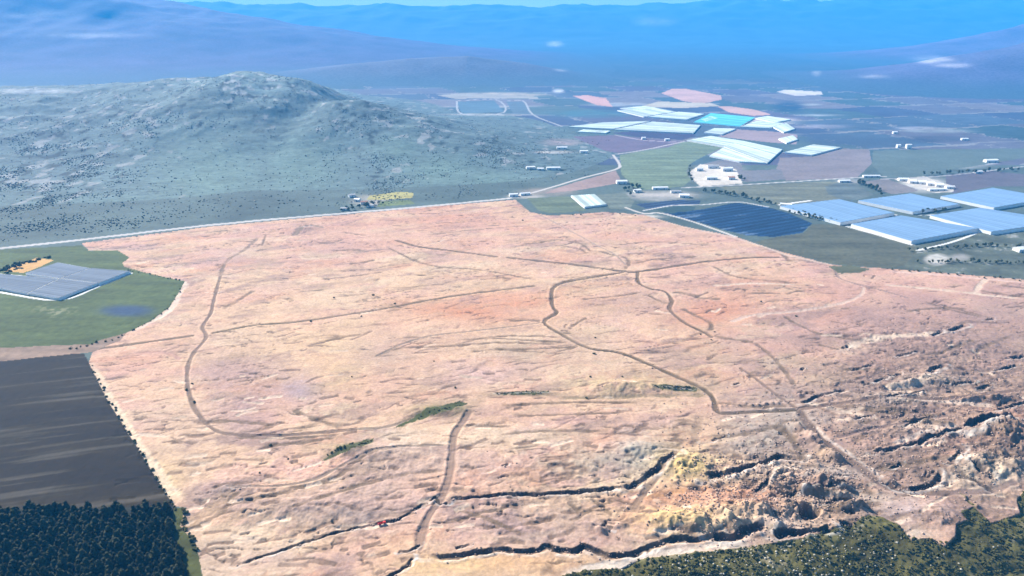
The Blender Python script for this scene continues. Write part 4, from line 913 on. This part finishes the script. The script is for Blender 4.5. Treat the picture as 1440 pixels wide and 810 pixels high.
# ------------------------------------------------------------------ houses and sheds
def house(px_, py_, w_, d_, h_, rz, label, cat='shed', name='shed', mw=None, mr=None, group=None):
    x, y, _ = at(px_, py_); z = float(gz(x, y)[0])
    t = empty(name, (x, y, z), rz); tag(t, label, cat, group)
    a, b = w_/2, d_/2; rh = h_+d_*.16
    raw('wall', [(-a,-b,-.6),(a,-b,-.6),(a,b,-.6),(-a,b,-.6),(-a,-b,h_),(a,-b,h_),(a,b,h_),(-a,b,h_),(-a,0,rh-.1),(a,0,rh-.1)],
        [(0,1,5,4),(2,3,7,6),(1,2,6,9,5),(3,0,4,8,7)], mw or M_whitewall, t)
    e = .5
    V = [(-a-e,-b-e,h_-.1),(a+e,-b-e,h_-.1),(a+e,0,rh),(-a-e,0,rh),(a+e,b+e,h_-.1),(-a-e,b+e,h_-.1)]
    V += [(q[0],q[1],q[2]+.22) for q in V]
    raw('roof', V, [(0,3,2,1),(3,5,4,2),(6,7,8,9),(9,8,10,11),(0,1,7,6),(5,11,10,4),(1,2,8,7),(2,4,10,8),(0,6,9,3),(3,9,11,5)], mr or M_white, t)
    nd = max(1, int(w_/12))
    for k in range(nd):
        cx = -a+(k+.5)*w_/nd
        raw('door', [(cx-1.6,-b-.06,-.1),(cx+1.6,-b-.06,-.1),(cx+1.6,-b-.06,min(3,h_-.4)),(cx-1.6,-b-.06,min(3,h_-.4)),(cx-1.6,-b+.02,-.1),(cx+1.6,-b+.02,-.1),(cx+1.6,-b+.02,min(3,h_-.4)),(cx-1.6,-b+.02,min(3,h_-.4))],
            [(0,1,2,3),(0,4,5,1),(1,5,6,2),(2,6,7,3),(3,7,4,0)], M_steel, t)
    return t
house(874,258,24,13,6,R(5),'long white farm shed at the corner of the pale green field')
house(896,270,15,11,5,R(20),'small white shed beside the farm trees')
house(928,266,34,9,4.5,R(4),'low white shed along the road below the pale green field')
house(962,277,20,14,5,R(-8),'white shed above the narrow deep blue field')
house(950,271,22,8,4,R(3),'narrow pale shed in the yard above the deep blue fields',mr=M_tile)
house(983,240,18,10,6,R(12),'white depot shed at the tree edge of the yard')
house(1002,236,30,12,6,R(8),'long depot shed at the back of the white yard',mr=M_tile)
house(1022,240,26,14,7,R(6),'broad depot hall in the middle of the white yard')
house(1000,252,26,12,5,R(3),'white depot shed facing the valley road')
house(1028,252,16,10,5,R(3),'small depot shed at the road corner',mr=M_redtile)
house(1270,254,22,12,5,R(-6),'white shed at the head of the row beside the mauve plot')
for i, (a, b, lb) in enumerate(((1283,257,'second white shed from the mauve plot'),(1296,258,'third white shed from the mauve plot'),(1308,260,'fourth white shed from the mauve plot'),(1320,262,'fifth white shed, close to the grey mauve field'))):
    house(a,b,16,18,5,R(-14),lb)
house(1318,268,40,8,4,R(4),'long low white shed below the row of sheds')
house(1335,265,20,8,5,R(4),'end shed with a tall white wall beside the grey mauve field')
house(746,240,22,10,5,R(10),'white barn nearest the hill on the valley fields')
house(760,241,16,9,4,R(-6),'small white barn between the two long barns')
house(778,240,34,10,5,R(3),'long white barn beside the valley road')
house(790,213,30,10,5,R(2),'far white barn above the valley fields')
house(821,217,22,11,6,R(0),'bright white hall far along the valley road')
house(722,276,18,9,5,R(12),'white gatehouse at the corner of the bare earth')
house(738,274,22,8,4,R(20),'pale shed along the valley road near the gatehouse')
house(495,277,14,9,5,R(30),'grey hamlet house highest up the foot of the hill',mr=M_tile)
house(503,283,12,9,5,R(-20),'white hamlet house beside the yellow strip field')
house(512,287,14,9,5,R(15),'hamlet house with red tiles below the yellow strip field',mr=M_redtile)
house(520,291,16,8,4,R(8),'hamlet shed next to the pale hill road',mr=M_tile)
house(484,295,12,8,4,R(8),'small hamlet hut farthest from the yellow field',mr=M_tile)
house(1263,208,10,10,9,R(0),'small white tower house alone on the blue-green field')
house(1277,209,14,10,12,R(0),'tall white silo house next to the tower house')
house(1258,188,14,10,6,R(0),'tiny white house far beyond the tower house')
house(1356,197,20,10,5,R(0),'far white farm building below the wooded mountain')
house(1393,228,34,14,6,R(5),'white factory roof amid the far tree belt')
house(1375,243,20,9,4,R(8),'white shed on the lane through the grey mauve field')
house(1438,353,26,14,5,R(10),'white hall at the frame edge of the rocky wasteland')
house(905,196,12,10,6,R(0),'small white house at the far lane crossing')
house(938,198,14,9,6,R(0),'far white farmhouse where the pale lanes meet')
house(1187,256,26,10,4,R(4),'white shed beside the valley road and curved track')
house(1225,249,40,8,4,R(1),'long pale shed at the end of the valley road')
house(1105,290,22,8,5,R(-20),'white porch building on the corner of the nearest greenhouse')

# ------------------------------------------------------------------ the red truck by the ditch
def box(bm, x0,x1,y0,y1,z0,z1, bev=.06):
    r = bmesh.ops.create_cube(bm, size=1.0, matrix=Matrix.Translation(((x0+x1)/2,(y0+y1)/2,(z0+z1)/2)) @ Matrix.Diagonal((x1-x0,y1-y0,z1-z0,1)))
    if bev: bmesh.ops.bevel(bm, geom=list({e for v in r['verts'] for e in v.link_edges}), offset=bev, segments=2, affect='EDGES')
x, y, _ = at(537, 737); z = float(gz(x, y)[0])
t = empty('truck', (x, y, z+.02), R(24)); tag(t, 'small red truck parked beside the thin ditch', 'truck'); t.scale = (.8,.8,.8)
bm = bmesh.new(); box(bm,-3.6,1.2,-1.15,1.15,1.15,1.35); box(bm,-3.6,-3.45,-1.15,1.15,1.35,2.3,.03); box(bm,1.05,1.2,-1.15,1.15,1.35,2.6,.03); box(bm,-3.45,1.05,-1.15,-1.0,1.35,2.2,.03); box(bm,-3.45,1.05,1.0,1.15,1.35,2.2,.03); bmo('cargo_bed', bm, M_red, t)
bm = bmesh.new(); box(bm,1.4,3.6,-1.1,1.1,.8,2.7,.18); cab = bmo('cab', bm, M_red, t)
bm = bmesh.new(); box(bm,3.585,3.66,-.95,.95,1.75,2.45,.02); bmo('windscreen', bm, M_glass, cab)
bm = bmesh.new(); box(bm,-3.6,3.4,-.5,.5,.75,1.1,.04); bmo('chassis', bm, M_black, t)
for wx in (-2.6,-1.5,2.5):
    for wy in (-.95,.95):
        bm = bmesh.new(); bmesh.ops.create_cone(bm, cap_ends=True, segments=16, radius1=.5, radius2=.5, depth=.32, matrix=Matrix.Translation((wx,wy,.5)) @ Matrix.Rotation(R(90),4,'X')); bmo('wheel', bm, M_black, t)

# ------------------------------------------------------------------ the air
me = bpy.data.meshes.new('haze'); bm = bmesh.new(); x0,x1,y0,y1,z0,z1 = -23000,23000,-2500,20500,-60,1300
bmesh.ops.create_cube(bm, size=1.0, matrix=Matrix.Translation(((x0+x1)/2,(y0+y1)/2,(z0+z1)/2)) @ Matrix.Diagonal((x1-x0,y1-y0,z1-z0,1))); bm.to_mesh(me); bm.free()
hz_o = bpy.data.objects.new('haze', me); C.objects.link(hz_o); tag(hz_o, 'blue haze filling the air of the whole valley', 'haze', None, 'stuff')
m = bpy.data.materials.new('air'); m.use_nodes = True; t = m.node_tree; t.nodes.clear()
o_ = t.nodes.new('ShaderNodeOutputMaterial'); pv = t.nodes.new('ShaderNodeVolumePrincipled')
pv.inputs['Color'].default_value = HAZE_COLOR+(1,); pv.inputs['Density'].default_value = HAZE_DENSITY; pv.inputs['Anisotropy'].default_value = 0.0
t.links.new(pv.outputs[0], o_.inputs['Volume']); me.materials.append(m)
